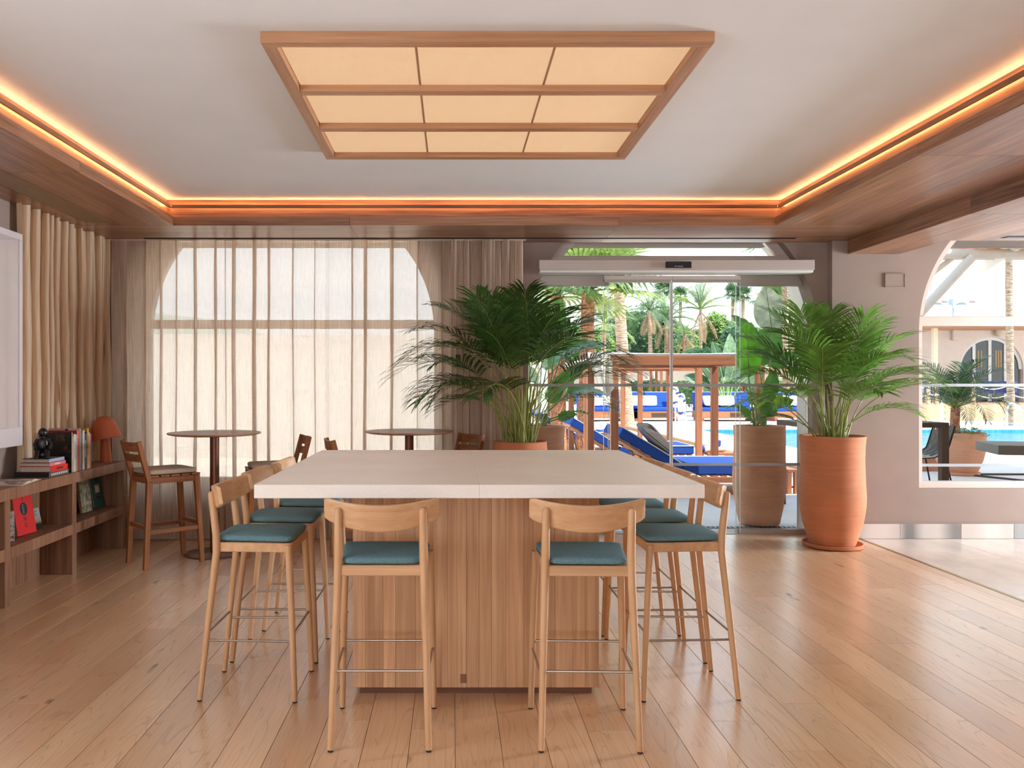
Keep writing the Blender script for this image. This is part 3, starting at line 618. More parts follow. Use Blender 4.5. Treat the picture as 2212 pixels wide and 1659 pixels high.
row = [('large black book with ember lit cover, first of the upright row', .255, .016, .318, fire, paper('sp_embers', (150, 146, 140))),
       ('thin upright book with a gold and white spine', .22, .020, .285, paper('bk_gold', (190, 154, 86)), None),
       ('white upright book with a plain spine, thickest of the pale ones', .22, .040, .300, paper('bk_white', (214, 204, 196)), None),
       ('pale grey thin upright book beside the coral spine', .22, .020, .292, paper('bk_pale', (188, 184, 186)), None),
       ('coral spined upright book with red boards', .235, .042, .325, paper('bk_red', (168, 24, 28)), paper('bk_coral', (214, 110, 98))),
       ('tall pale grey upright book with a black dot', .25, .018, .342, paper('bk_tallgrey', (176, 160, 150)), None),
       ('dark green upright book', .21, .024, .312, paper('bk_green', (52, 82, 66)), None),
       ('taupe upright book beside the white one', .21, .026, .318, paper('bk_taupe', (160, 134, 122)), None),
       ('slim white upright book beside the navy spine', .215, .022, .322, paper('bk_white2', (222, 216, 208)), None),
       ('navy spined upright book with white lettering', .20, .028, .292, paper('bk_navy', (52, 56, 104)), None),
       ('charcoal upright book beside the yellow one', .20, .016, .306, paper('bk_char', (56, 54, 52)), None),
       ('mustard yellow upright book, tallest near the lamp', .225, .034, .334, paper('bk_mustard', (208, 148, 40)), None),
       ('cream slim upright book next to the mustard one', .20, .016, .300, paper('bk_cream', (226, 214, 190)), None),
       ('pink slim upright book, last of the row beside the lamp', .19, .020, .286, paper('bk_pink', (196, 136, 140)), None)]
y = 6.585
for k, (lb, d, t_, h, m, sp) in enumerate(row):
    e = book(lb, d, t_, h, m, (-3.012-d/2-R.uniform(0, .006)+.0, y+t_/2, .7945), group='upright books on the bookshelf', spine=sp)
    if k in (1, 2, 4, 9, 11): dashes(e, d/2+.0007, 0, h*.35, h*.82, {1: OFFW, 2: paper('ink_grey', (150, 144, 140)), 4: paper('ink_coral', (150, 60, 56)), 9: OFFW, 11: INK}[k], t_*.35, 9)
    if k == 5: tall_book = e
    y += t_+.0012
MB().lathe([(.0135, 0), (.0135, .0015)], 20).build('dot', INK, tall_book, loc=(.02, -.0088, .325), rot=(math.pi/2, 0, 0))
# flat stack
def flat(lb, d, t, h, mat, x, y, z, rz, spine=None, name='book'):
    o = book(lb, d, t, h, mat, (x, y, z), group='stacked books on the bookshelf', spine=spine)
    o.matrix_world = Matrix.Translation((x, y, z)) @ Matrix.Rotation(rz, 4, 'Z') @ Matrix.Rotation(math.pi/2, 4, 'X') @ Matrix.Translation((0, t/2, -h/2)); return o
z = .7945
e = flat('black book with grey lettered spine, bottom of the flat stack', .265, .036, .32, paper('bk_black', (18, 16, 16)), -3.155, 6.40, z, 0, paper('sp_grey', (86, 84, 82))); z += .0365
for q in kids(e):
    if q.name.startswith('pages'): q.data.materials[0] = paper('bk_black', (18, 16, 16))
for k in range(9): box('letter', OFFW, (.1332, .1340, -.010, .008, .03+k*.03, .045+k*.03), e)
e = flat('bright red book in the flat stack under the pink one', .235, .042, .27, paper('bk_brightred', (196, 26, 18)), -3.14, 6.405, z, 0, paper('sp_red', (226, 34, 20))); z += .0425
for k in range(5): box('letter', INK, (.1182, .1190, -.008, .008, .08+k*.022, .094+k*.022), e)
e = flat('pink spined book in the flat stack with white lettering', .225, .026, .26, paper('bk_redpink', (150, 30, 34)), -3.145, 6.40, z, .0, paper('sp_pink', (214, 116, 118))); z += .0265
for k in range(4): box('letter', OFFW, (.1132, .1140, -.006, .006, .10+k*.02, .114+k*.02), e)
e = flat('pale blue book on top of the flat stack', .20, .026, .25, paper('bk_paleblue', (120, 116, 112)), -3.15, 6.42, z, .0, paper('sp_blue', (164, 172, 200))); z += .0265
# black figurine sitting on the stack
BLK = plain('black_lacquer', (16, 15, 16), .35)
fg = empty('figurine', (-3.135, 6.375, z), math.radians(20), 'small black seated figurine with a round head on the book stack', 'figurine')
m = MB(); supell(.034, .034, .036, 1, 1, 20, 12, lambda p: p+Vector((0, 0, .196)), m); supell(.042, .032, .052, .7, .8, 18, 10, lambda p: Vector((p.x*(1-.9*p.z), p.y, p.z+.108)), m)
for s in (-1, 1):
    m.tube([(s*.036, 0, .145), (s*.055, -.012, .105), (s*.045, -.042, .07)], [.015, .014, .012], 10); m.tube([(s*.022, -.012, .045), (s*.033, -.045, .06), (s*.036, -.062, .012)], [.022, .019, .017], 10); supell(.018, .030, .012, .7, .8, 12, 6, lambda p, s=s: p+Vector((s*.037, -.075, .012)), m)
supell(.045, .04, .026, .6, .8, 16, 8, lambda p: p+Vector((0, 0, .028)), m); m.tube([(0, 0, .15), (0, 0, .175)], .016, 10)
m.build('body', BLK, fg, smooth=True, sharp=80)
# open magazine
mg = empty('open_magazine', (-3.12, 5.90, .7945), math.radians(8), 'open photo magazine lying on the bookshelf beside the flat stack', 'magazine')
ph = N('photo_page'); ph.set(.4); ph.base(ph.ramp(ph.noise(ph.coords((1, 1, 1)), 9, 4), [(.45, sr((206, 186, 176))), (.55, sr((96, 80, 72))), (.7, sr((196, 176, 166)))])); ph = ph.m
for s, nm in ((-1, 'page_block'), (1, 'page_block')):
    def fn(u, v, s=s): y = s*(.002+.195*u); return (-.13+.26*v, y, .004+.018*math.sin(math.pi*min(1, u*1.15+.12))*(1-.35*u))
    g1 = MB(); g1.grid(fn, 10, 4); g1.grid(lambda u, v: (fn(u, v)[0], fn(u, v)[1], .001), 10, 4)
    n_ = 55
    g1.add([], []); g1.f += [(i, i+1, n_+i+1, n_+i) for i in range(10)]+[(44+i, 44+i+1, n_+44+i+1, n_+44+i) for i in range(10)]+[(j*11+10, (j+1)*11+10, n_+(j+1)*11+10, n_+j*11+10) for j in range(4)]
    p_ = g1.build(nm, PAGE, mg, smooth=True)
    MB().grid(lambda u, v: (fn(.08+.86*u, v)[0]*.86, fn(.08+.86*u, v)[1], fn(.08+.86*u, v)[2]+.0012), 10, 4).build('photo', ph, p_, smooth=True)
# books leaning in the bays
def leaner(lb, d, t, h, mat, y, x, lean, yaw, spine=None, z=.3945):
    """front cover faces the room: thickness along x"""
    o = book(lb, d, t, h, mat, (x, y, z), group='books leaning in the bookshelf bays', spine=spine)
    o.matrix_world = Matrix.Translation((x, y, z)) @ Matrix.Rotation(yaw, 4, 'Z') @ Matrix.Rotation(-lean, 4, 'Y') @ Matrix.Rotation(math.pi/2, 4, 'Z') @ Matrix.Translation((0, -t/2, 0)); return o
# local frame of a leaner: -y is the cover that faces the room, x runs along the shelf
RED = paper('bk_song', (200, 12, 10))
FX = (math.pi/2, 0, 0)
e = leaner('red book with a black oval and spaced title, leaning in the bay', .215, .030, .298, RED, 6.09, -3.135, .17, math.radians(-8), paper('sp_song', (70, 8, 10)))
for s_, z_ in (('S', .262), ('N', .112), ('G', .064)): text('letter', s_, .052, INK, e, (0, -.0156, z_), FX, scale=(.8, 1, 1))
MB().lathe([(.040, 0), (.040, .0012)], 28).build('oval', INK, e, loc=(0, -.0150, .186), rot=FX).scale = (1, 1.18, 1)
for k in range(7): box('letter', paper('ink_sage', (96, 116, 96)), (-.016, .004-.002*(k % 3), -.0168, -.0162, .152+k*.0105, .158+k*.0105), e)
cov = N('cover_dusk'); cov.set(.4); sp_ = cov.n('SeparateXYZ'); tcx = cov.n('TexCoord'); cov.l(tcx.outputs['Object'], sp_.inputs[0]); mz = cov.n('Math', operation='MULTIPLY_ADD'); mz.inputs[1].default_value = 6.2; cov.l(sp_.outputs['Z'], mz.inputs[0]); mz.inputs[2].default_value = 0
cov.base(cov.ramp(mz.outputs[0], [(.2, sr((24, 20, 18))), (.34, sr((150, 128, 104))), (.6, sr((150, 156, 154)))])); cov = cov.m
e = leaner('small book with a dusky still life cover beside the red one', .15, .014, .155, cov, 6.315, -3.165, .25, math.radians(-8))
MB().lathe([(.022, 0), (.018, .004), (.026, .022), (.026, .034)], 16).build('cup', paper('cup_ink', (60, 30, 24)), e, loc=(-.035, -.0069, .05)).scale = (1, .03, 1)
for k in range(3): box('letter', paper('ink_dim', (104, 104, 100)), (-.03, .045-.02*(k == 1), -.0076, -.0071, .10+k*.014, .107+k*.014), e)
wp = N('cover_map'); wp.set(.5); wp.base(wp.ramp(wp.noise(wp.coords(), 45, 3), [(.42, sr((86, 86, 92))), (.5, sr((186, 176, 168))), (.8, sr((206, 196, 188)))])); wp = wp.m
leaner('grey patterned booklet with white edges leaning by the divider', .13, .012, .21, wp, 5.80, -3.125, .12, math.radians(-58), paper('sp_map', (222, 214, 204)))
med = N('cover_meadow'); med.set(.5); n_ = med.noise(med.coords((1, 1, .5)), 60, 3); med.base(med.ramp(n_, [(.35, sr((86, 110, 72))), (.5, sr((150, 150, 120))), (.68, sr((196, 186, 168)))])); med = med.m
e = leaner('meadow patterned cover book leaning in the far bay', .18, .022, .285, med, 7.155, -3.155, .14, math.radians(-4), paper('sp_magenta', (168, 50, 104)))
text('letter', 'THOUGHT', .034, paper('ink_green', (104, 128, 92)), e, (0, -.0114, .245), FX); text('letter', 'ADRIAN', .036, OFFW, e, (.012, -.0114, .075), FX)
supell(.016, .001, .03, .8, .8, 10, 6, lambda p: p+Vector((.012, -.0112, .135))).build('flower', paper('ink_blue', (84, 98, 132)), e)
e = leaner('teal book with a small square photo on its cover', .17, .02, .275, paper('bk_teal', (22, 78, 72)), 7.395, -3.15, .16, math.radians(-4))
pe = box('photo', ph, (-.04, .035, -.0112, -.0104, .135, .205), e)
for k in range(5): box('letter', INK, (-.03+k*.013, -.02+k*.013, -.0112, -.0104, .085, .103), e)
for k in range(3): box('letter', INK, (-.02+k*.013, -.01+k*.013, -.0112, -.0104, .245, .256), e)
# terracotta mushroom lamp
RUST = plain('rust_lacquer', (178, 88, 52), .5)
lp = empty('table_lamp', (-3.105, 7.46, .7945), 0, 'rust orange mushroom table lamp at the end of the bookshelf', 'lamp')
MB().tube([(0, 0, 0), (-.003, 0, .12), (-.012, 0, .26)], [.050, .043, .034], 28).build('base', RUST, lp, smooth=True, sharp=60)
MB().lathe([(.112, .003), (.118, 0), (.132, -.004), (.128, .02), (.116, .075), (.106, .115), (.088, .155), (.062, .182), (.030, .196), (.004, .199)], 40).build('shade', RUST, lp, loc=(.006, 0, .215), rot=(0, math.radians(-11), 0), smooth=True, sharp=60)
MB().tube([(-.07, .06, .004), (-.055, .03, .006), (-.045, .0, .004)], .004, 8).build('cord', BLK, lp)
# framed print on the side wall
fp = empty('framed_print', (-3.379, 5.32, 1.03), 0, 'large white framed panel on the side wall above the bookshelf', 'picture')
FRM = plain('frame_white', (214, 206, 208), .35)
box('backing', FRM, (0.001, .04, -1.0, 1.0, 0, 1.6), fp)
for b in ((.04, .118, -1.0, 1.0, 0, .14), (.04, .118, -1.0, 1.0, 1.55, 1.6), (.04, .118, -1.0, -.93, .14, 1.55), (.04, .118, .955, 1.0, .14, 1.55)): box('frame_bar', FRM, b, fp, .003)
ac = N('glazed_print'); ac.set(.03, 0, 1.0); ac.base(sr((200, 192, 194))); ac.b.inputs['IOR'].default_value = 2.1; box('glazed_print', ac.m, (.04, .108, -.93, .955, .14, 1.55), fp)
# ================================================================ CURTAINS
LIN = linen('sheer_linen', (242, 218, 196), .22, .58); LINW = linen('wall_linen', (232, 204, 174), .05, .15)
def curtain(name, lb, mat, P, D, L, pitch, amp, seed, dens=None, sharp=0):
    """pleated cloth from P along unit vector D, L long; folds swing across the normal"""
    r = random.Random(seed); s = 0; ks = [0.0]
    while s < L: s += pitch*(dens(s/L) if dens else 1)*r.choice([.6, .8, 1, 1.2, 1.6, 1.9]); ks.append(s)
    f = L/ks[-1]; ks = [k*f for k in ks]; D = Vector(D); Nn = Vector((-D.y, D.x, 0)); nv = 9; cols_ = []
    for i in range(len(ks)-1):
        a = r.uniform(.45, 1.3); ph_ = r.uniform(-.25, .25)
        for k in range(12): cols_.append((i, k/12, a, ph_, ks[i], ks[i+1]))
    cols_.append((len(ks)-1, 0, 1, 0, ks[-1], ks[-1]+pitch))
    vs = []; zs_ = [.012+(2.866)*j/nv for j in range(nv+1)]
    for z in zs_:
        zf = z/2.88
        for (i, q, a, ph_, k0, k1) in cols_:
            ang = 2*math.pi*q; sw = -(k1-k0)*a*.30*math.sin(ang)+(k1-k0)*.05*math.sin(2*ang)*(1.15-zf*.5)
            off = amp*a*((math.cos(ang)*.8+.2*math.cos(2*ang)) if not sharp else 1-2*abs(math.sin(ang/2))**.75)*(1.12-.30*zf)+.006*math.sin(5*z+i*1.7+ph_*9)
            ps = Vector(P)+D*(k0+(k1-k0)*q+sw+.010*math.sin(1.7*z+i*.9)*(1-zf))+Nn*off; vs.append((ps.x, ps.y, z))
    W_ = len(cols_); fs = [(j*W_+i, j*W_+i+1, (j+1)*W_+i+1, (j+1)*W_+i) for j in range(nv) for i in range(W_-1)]
    m = MB().add(vs, fs); return tag(m.build(name, mat, smooth=True, sharp=180, fix=False), lb, 'curtain')
curtain('curtain', 'linen curtain hanging along the side wall beside the white framed panel', LINW, (-3.312, 6.36, 0), (0, 1, 0), 1.60, .10, -.046, 3, sharp=1)
curtain('curtain', 'sheer linen curtain over the bookshelf half of the arched window', LIN, (-3.27, 8.0, 0), (1, 0, 0), 1.725, .13, .052, 11)
curtain('curtain', 'sheer linen curtain over the palm half of the arched window', LIN, (-1.535, 8.0, 0), (1, 0, 0), 2.21, .13, .052, 5, lambda q: 1.0 if q < .62 else .5)
tag(box('curtain_track', plain('track', (206, 190, 176), .5), (-3.3, .70, 7.982, 8.018, 2.868, 2.8798)), 'white ceiling track that carries the sheer curtains', 'curtain track')
# ================================================================ POTS AND PLANTS
CLAY = clay('terracotta', (198, 128, 92)); CLAYP = clay('terracotta_pale', (212, 156, 124)); SOIL = plain('soil', (62, 44, 34), .95, 0, .3, 30, .5)
def pot(t, prof, mat, wall=.025, soil=.06):
    """prof: outer (r,z) from the foot up; hollow with soil inside"""
    inner = [(prof[-1][0]-wall*.4, prof[-1][1]+.004), (prof[-1][0]-wall, prof[-1][1]-.004)]+[(max(.02, r-wall), z) for r, z in reversed(prof[1:-1]) if z > prof[-1][1]-soil-.25]
    MB().lathe(prof+inner, 48).build('pot', mat, t, smooth=True, sharp=50)
    MB().lathe([(prof[-1][0]-wall-.002, prof[-1][1]-soil-.01), (prof[-1][0]-wall-.004, prof[-1][1]-soil), (.01, prof[-1][1]-soil+.02)], 32).build('soil', SOIL, t)
ARECA = leaf_mat('areca_leaf', (100, 148, 52), trans=.38, rough=.38, vary=.22); STEM = plain('areca_stem', (138, 146, 70), .5)
def frond(t, p0, az, el0, L, bend, rnd, leaf=.30, n=24, bare=.42, width=.011, mat=ARECA, smat=STEM, name='frond', r0=.007, droop=.5, twist=0, ymax=None):
    """one feather leaf: arching stalk with two rows of narrow leaflets"""
    N_ = 18; pts = [Vector(p0)]; el = el0; a = az; dirs = []
    for i in range(N_):
        s = (i+.5)/N_; e = el0-bend*s**1.7; a = az+twist*s; d = Vector((math.cos(e)*math.cos(a), math.cos(e)*math.sin(a), math.sin(e))); dirs.append(d); pts.append(pts[-1]+d*L/N_)
    dirs.append(dirs[-1]); m = MB()
    for k in range(n):
        s = bare+(1-bare)*(k+.5)/n; f = s*N_; i = min(N_-1, int(f)); p = pts[i].lerp(pts[i+1], f-i); d = dirs[i]
        side = d.cross(Vector((0, 0, 1))); side = side.normalized() if side.length > .05 else Vector((-math.sin(a), math.cos(a), 0)); up = side.cross(d).normalized()
        q = (s-bare)/(1-bare); ll = leaf*(.45+.55*math.sin(math.pi*min(1, .18+q*.82)))*rnd.uniform(.85, 1.1)
        for sg in (-1, 1):
            ang = math.radians(62-34*q)*rnd.uniform(.9, 1.1); dr = (d*math.cos(ang)+side*sg*math.sin(ang)+up*.22).normalized()
            g = Vector((0, 0, -1)); wv = dr.cross(up).normalized()*width*rnd.uniform(.8, 1.2)
            p1 = p+dr*ll*.45+g*ll*.04*droop; d2 = (dr+g*droop*.75).normalized(); p2 = p1+d2*ll*.35; p3 = p2+(d2+g*droop*.8).normalized()*ll*.28
            m.add([p-wv*.35, p+wv*.35, p1+wv, p1-wv, p2+wv*.75, p2-wv*.75, p3], [(0, 1, 2, 3), (3, 2, 4, 5), (5, 4, 6)])
    if ymax is not None:          # the wall or curtain behind pushes the leaf forward
        cl = lambda y: y if y < ymax-.25 else ymax-.25+.25*math.tanh((y-ymax+.25)/.25)
        m.v = [(a_, cl(b_), c_) for a_, b_, c_ in m.v]; pts = [Vector((p.x, cl(p.y), p.z)) for p in pts]
    fr = m.build(name, mat, t, fix=False)
    MB().tube(pts[::2]+[pts[-1]], [r0*(1-.85*min(1, i/(N_/2+.5))) for i in range(len(pts[::2])+1)], 6).build('stalk', smat, fr, smooth=True)
    return fr
def areca(t, c, rim, specs, seed, rs=.10, ymax=None, k_=1.0, mat=None, lf=.36, nn=23, wd=.0088, br=(.40, .50), up=4):
    rnd = random.Random(seed)
    for (az, el, L, bend) in specs:
        a = math.radians(az+rnd.uniform(-8, 8)); rr = rs*math.sqrt(rnd.random()); b = rnd.uniform(0, 2*math.pi)
        p = (c[0]+rr*math.cos(b)+.04*math.cos(a), c[1]+rr*math.sin(b)+.04*math.sin(a), rim-.05)
        frond(t, p, a, math.radians(min(89, el+up)), k_*L*rnd.uniform(.93, 1.05), math.radians(bend*rnd.uniform(.9, 1.1)), rnd, leaf=lf*min(1, L/1.1), n=nn, width=wd, bare=rnd.uniform(*br), droop=.38, ymax=ymax, mat=mat or ARECA)
    for k in range(18):
        a = rnd.uniform(0, 6.28); rr = rs*math.sqrt(rnd.random()); p = Vector((c[0]+rr*math.cos(a), c[1]+rr*math.sin(a), rim-.06)); h = rnd.uniform(.25, .62)
        MB().tube([p, p+Vector((math.cos(a)*.03, math.sin(a)*.03, h*.5)), p+Vector((math.cos(a)*.08, math.sin(a)*.08, h))], [.010, .009, .006], 7).build('cane', STEM, t, smooth=True)
TALL = [(.190, 0), (.200, .02), (.226, .10), (.262, .22), (.283, .36), (.286, .46), (.278, .60), (.272, .78), (.276, .92), (.284, .985), (.286, 1.0)]
pr = empty('potted_palm', (3.494, 7.67, 0), 0, 'areca palm in a tall terracotta pot with a saucer beside the glass door', 'potted plant')
MB().lathe([(.225, 0), (.256, .008), (.262, .036), (.256, .040), (.248, .018), (.1, .014)], 48).build('saucer', CLAY, pr, smooth=True, sharp=40)
pt = [(r, z+.018) for r, z in TALL]; pot(pr, pt, CLAY)
areca(pr, (0, 0), 1.0, [(150, 84, 1.40, 60), (100, 88, 1.42, 45), (60, 84, 1.40, 55), (20, 80, 1.38, 62), (200, 80, 1.36, 75), (180, 72, 1.34, 85), (175, 62, 1.22, 92), (165, 66, 1.30, 60), (10, 70, 1.26, 88), (0, 62, 1.20, 95), (-15, 55, 1.12, 80), (25, 58, 1.05, 85),
      (245, 74, 1.18, 75), (300, 72, 1.15, 80), (330, 66, 1.12, 85), (80, 76, 1.3, 70), (130, 72, 1.25, 80), (215, 58, 1.05, 95), (190, 50, .95, 95), (345, 45, .9, 80), (280, 60, 1.0, 95), (40, 86, 1.3, 40), (140, 50, .9, 90), (170, 40, .75, 80), (5, 84, 1.2, 75)], 21, ymax=.34, k_=.98, lf=.40, nn=26, wd=.0100, br=(.42, .54), up=7)
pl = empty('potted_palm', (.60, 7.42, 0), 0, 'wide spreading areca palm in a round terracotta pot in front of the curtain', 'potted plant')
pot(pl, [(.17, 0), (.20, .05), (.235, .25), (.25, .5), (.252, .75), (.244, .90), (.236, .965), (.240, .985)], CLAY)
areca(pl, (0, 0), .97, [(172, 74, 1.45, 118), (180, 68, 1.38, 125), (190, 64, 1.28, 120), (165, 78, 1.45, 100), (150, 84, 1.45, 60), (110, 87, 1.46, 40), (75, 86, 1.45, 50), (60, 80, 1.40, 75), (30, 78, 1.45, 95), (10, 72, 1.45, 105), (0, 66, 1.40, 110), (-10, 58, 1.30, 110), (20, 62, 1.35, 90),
      (200, 74, 1.4, 110), (235, 76, 1.3, 85), (260, 82, 1.38, 60), (285, 80, 1.35, 75), (310, 74, 1.3, 95), (335, 68, 1.3, 105), (125, 78, 1.4, 85), (140, 70, 1.3, 105), (178, 54, 1.0, 115), (185, 84, 1.45, 80), (240, 60, 1.1, 115), (350, 84, 1.42, 75), (95, 80, 1.4, 70), (220, 86, 1.42, 45), (205, 58, 1.1, 120), (160, 62, 1.15, 120), (5, 52, 1.0, 105)], 5, .12, ymax=.48, k_=1.06, mat=leaf_mat('areca_shaded_leaf', (58, 92, 36), trans=.3, rough=.38, vary=.22), lf=.40, nn=24, wd=.0100, br=(.50, .60), up=9)  # darker leaf copy puts the shade on this palm into its colour
# ---- bird of paradise leaves
STRE = leaf_mat('strelitzia_leaf', (78, 134, 50), trans=.45, rough=.32, vary=.22); STRP = plain('strelitzia_stalk', (134, 160, 92), .5)
def paddle(t, base, tip0, d, n_, L, Wd, mat=STRE, curl=.35, fold=.18, stalk=.012, nm='leaf'):
    """stalk from base to tip0, then a paddle blade of length L leaving along d, facing n_"""
    base, tip0, d, n_ = Vector(base), Vector(tip0), Vector(d).normalized(), Vector(n_).normalized(); sd_ = d.cross(n_).normalized(); n_ = sd_.cross(d).normalized()
    def mid(s): return tip0+d*L*s-n_*curl*L*s*s
    def fn(u, v):
        w_ = Wd*(math.sin(math.pi*min(1, v**.75))**.62 if 0 < v < 1 else .02); x = (u-.5)*2; p = mid(v)
        return p+sd_*x*w_*.5+n_*(fold*abs(x)*w_*.5+.010*math.sin(v*34+x*2)*abs(x))
    lf = MB().grid(fn, 8, 16).build(nm, mat, t, smooth=True, fix=False, sharp=180)
    k = base.lerp(tip0, .5)+Vector((0, 0, .04))-d*.05
    MB().tube([base, base.lerp(k, .5), k, tip0, mid(.35), mid(.7), mid(.97)], [stalk, stalk*.95, stalk*.8, stalk*.5, stalk*.35, stalk*.25, stalk*.1], 7).build('stalk', STRP, lf, smooth=True)
    return lf
OUTP = [(.205, 0), (.212, .02), (.240, .16), (.270, .34), (.278, .48), (.270, .62), (.262, .80), (.262, .95), (.268, 1.03), (.269, 1.045)]
ob = empty('potted_strelitzia', (XW(1640, 8.95), 8.95, 0), 0, 'bird of paradise plant in a tall terracotta pot just outside the glass door', 'potted plant')
pot(ob, OUTP, CLAYP)
S = lambda u, v, y=0: Vector((XW(u, 8.95+y)-XW(1640, 8.95), y, ZW(v, 8.95+y)))
B0 = lambda k: Vector((.06*math.cos(k*1.9), .06*math.sin(k*1.9), .97))
STRW = leaf_mat('strelitzia_glare_leaf', (196, 210, 182), trans=.35, rough=.3, vary=.05); STRG = leaf_mat('strelitzia_young_leaf', (96, 168, 40), trans=.5, rough=.3, vary=.05)  # first: paler leaf colour standing in for the glossy glare on one leaf
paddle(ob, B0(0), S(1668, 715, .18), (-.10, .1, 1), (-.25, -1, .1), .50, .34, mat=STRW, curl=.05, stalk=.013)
paddle(ob, B0(1), S(1617, 815, -.12), (-.03, -.1, 1), (.1, -1, .15), .58, .28, mat=STRG, curl=.12, stalk=.013)
paddle(ob, B0(2), S(1650, 790, .25), (.22, .3, 1), (-.5, -1, .3), .52, .36, curl=.22)
paddle(ob, B0(3), S(1632, 740, .3), (-.35, .4, 1), (.4, -1, .3), .44, .22, curl=.30)
paddle(ob, B0(4), S(1610, 835, -.05), (-1, -.2, .5), (.2, -.4, 1), .26, .12, curl=.55)
paddle(ob, B0(5), S(1663, 860, -.1), (.1, -.1, 1), (-.6, -1, .2), .30, .16, curl=.10)
paddle(ob, B0(6), S(1660, 880, .05), (.55, -.2, .35), (-.1, -.7, 1), .26, .20, curl=.3)
paddle(ob, B0(7), S(1655, 900, -.1), (.12, -.3, .6), (-.2, -1, .3), .20, .17, curl=.25)
paddle(ob, B0(8), S(1622, 905, -.1), (-.5, -.3, .6), (.2, -.8, .5), .24, .12, curl=.3)
paddle(ob, B0(9), S(1676, 800, .3), (.7, .5, .9), (-.5, -.6, .8), .45, .26, curl=.35)
ol = empty('potted_strelitzia', (XW(1166, 8.95), 8.95, 0), 0, 'bird of paradise plant in a terracotta pot outside, half hidden by the indoor palm', 'potted plant')
pot(ol, OUTP, CLAYP)
S = lambda u, v, y=0: Vector((XW(u, 8.95+y)-XW(1166, 8.95), y, ZW(v, 8.95+y)))
for a in [((1172, 745, .1), (-.15, .2, 1), (.4, -1, .2), .55, .30, .12), ((1200, 745, 0), (.05, 0, 1), (-.6, -1, .2), .52, .26, .05), ((1215, 760, .1), (1, .1, .55), (-.3, -.6, 1), .50, .30, .45), ((1195, 850, -.1), (.75, -.2, .9), (-.6, -.8, .6), .50, .22, .20),
          ((1225, 850, 0), (.9, 0, .5), (-.2, -.5, 1), .42, .22, .75), ((1180, 800, .2), (.5, .5, .8), (-.5, -.6, .6), .46, .26, .3), ((1235, 890, -.1), (1, -.2, .15), (0, -.3, 1), .20, .08, .35), ((1185, 870, -.05), (.4, -.3, .8), (-.2, -1, .3), .3, .18, .3), ((1160, 830, .15), (-.6, .3, .9), (.6, -.7, .5), .5, .24, .3), ((1205, 905, -.1), (.6, -.3, .3), (-.1, -.8, .7), .2, .14, .3)]:
    (u, v, y), d, nn, L, Wd, cu = a; paddle(ol, B0(u % 9), S(u, v, y), d, nn, L, Wd, curl=cu)
# ================================================================ OUTSIDE: GROUND, POOL
TERR = plain('microcement', (218, 216, 212), .55, 0, .05, 2.5, .05); SANDM = plain('beach_sand', (224, 210, 192), .95, 0, .08, 5, .6); DECKW = plain('white_paving', (232, 226, 218), .8, 0, .03, 2)
tag(box('ground_terrace', TERR, (-14, 30, 8.42, 11.35, -.30, -.02)), kind='structure')
tag(box('ground_sand', SANDM, (-40, 5.86, 11.35, 70, -.30, -.03)), kind='structure')
tag(MB().box(5.86, 40, 11.35, 18.4, -.30, -.02).box(5.86, 8.1, 18.4, 27.5, -.30, -.02).box(26, 40, 18.4, 27.5, -.3, -.02).box(5.86, 60, 27.5, 70, -.30, -.02).build('ground_paving', DECKW), kind='structure')
tag(box('ground_far', plain('far_lawn', (120, 132, 84), .95, 0, .2, 1), (-300, 300, 70, 420, -.4, -.05)), kind='structure')
KERB = wood('kerb_timber', (136, 98, 66), (176, 134, 98), 'y', .7); tag(box('kerb_strip', KERB, (5.83, 5.93, 11.4, 30, -.03, .07), None, .004), kind='structure')
PT = N('pool_mosaic'); bk = PT.n('TexBrick'); bk.offset = 0; bk.inputs['Scale'].default_value = 14; PT.l(PT.coords((1, 1, 1)), bk.inputs[0]); bk.inputs[1].default_value = sr((38, 130, 176)); bk.inputs[2].default_value = sr((60, 156, 196)); bk.inputs[3].default_value = sr((140, 200, 220)); bk.inputs['Mortar Size'].default_value = .03; bk.inputs['Brick Width'].default_value = 1; bk.inputs['Row Height'].default_value = 1
PT.base(bk.outputs[0]); PT.set(.4); PF = plain('pool_floor', (120, 206, 222), .5)
pb = tag(MB().box(8.1, 26, 18.4, 27.5, -1.5, -1.3).build('pool_basin', PF), kind='structure')
for b in ((8.1, 8.14, 18.4, 27.5, -1.3, -.03), (25.96, 26, 18.4, 27.5, -1.3, -.03), (8.14, 25.96, 18.4, 18.44, -1.3, -.03), (8.14, 25.96, 27.46, 27.5, -1.3, -.03)): box('pool_side', PT.m, b, pb)
WT = N('pool_water'); tr = WT.n('BsdfTransparent'); tr.inputs[0].default_value = (.45, .80, .90, 1); gl = WT.n('BsdfGlossy'); gl.inputs['Roughness'].default_value = .03; fr = WT.n('Fresnel'); fr.inputs[0].default_value = 1.33
nz = WT.noise(WT.coords((1, 1.6, 1)), 3.2, 3); bp = WT.n('Bump'); bp.inputs['Strength'].default_value = .5; bp.inputs['Distance'].default_value = .08; WT.l(nz, bp.inputs['Height']); WT.l(bp.outputs[0], gl.inputs['Normal']); WT.l(bp.outputs[0], fr.inputs['Normal'])
df_ = WT.n('BsdfDiffuse'); WT.l(WT.ramp(nz, [(.35, sr((70, 178, 206))), (.62, sr((150, 222, 234)))]), df_.inputs[0]); m0 = WT.n('MixShader'); m0.inputs[0].default_value = .5; WT.l(tr.outputs[0], m0.inputs[1]); WT.l(df_.outputs[0], m0.inputs[2])
mx = WT.n('MixShader'); WT.l(fr.outputs[0], mx.inputs[0]); WT.l(m0.outputs[0], mx.inputs[1]); WT.l(gl.outputs[0], mx.inputs[2]); WT.l(mx.outputs[0], WT.out.inputs[0])
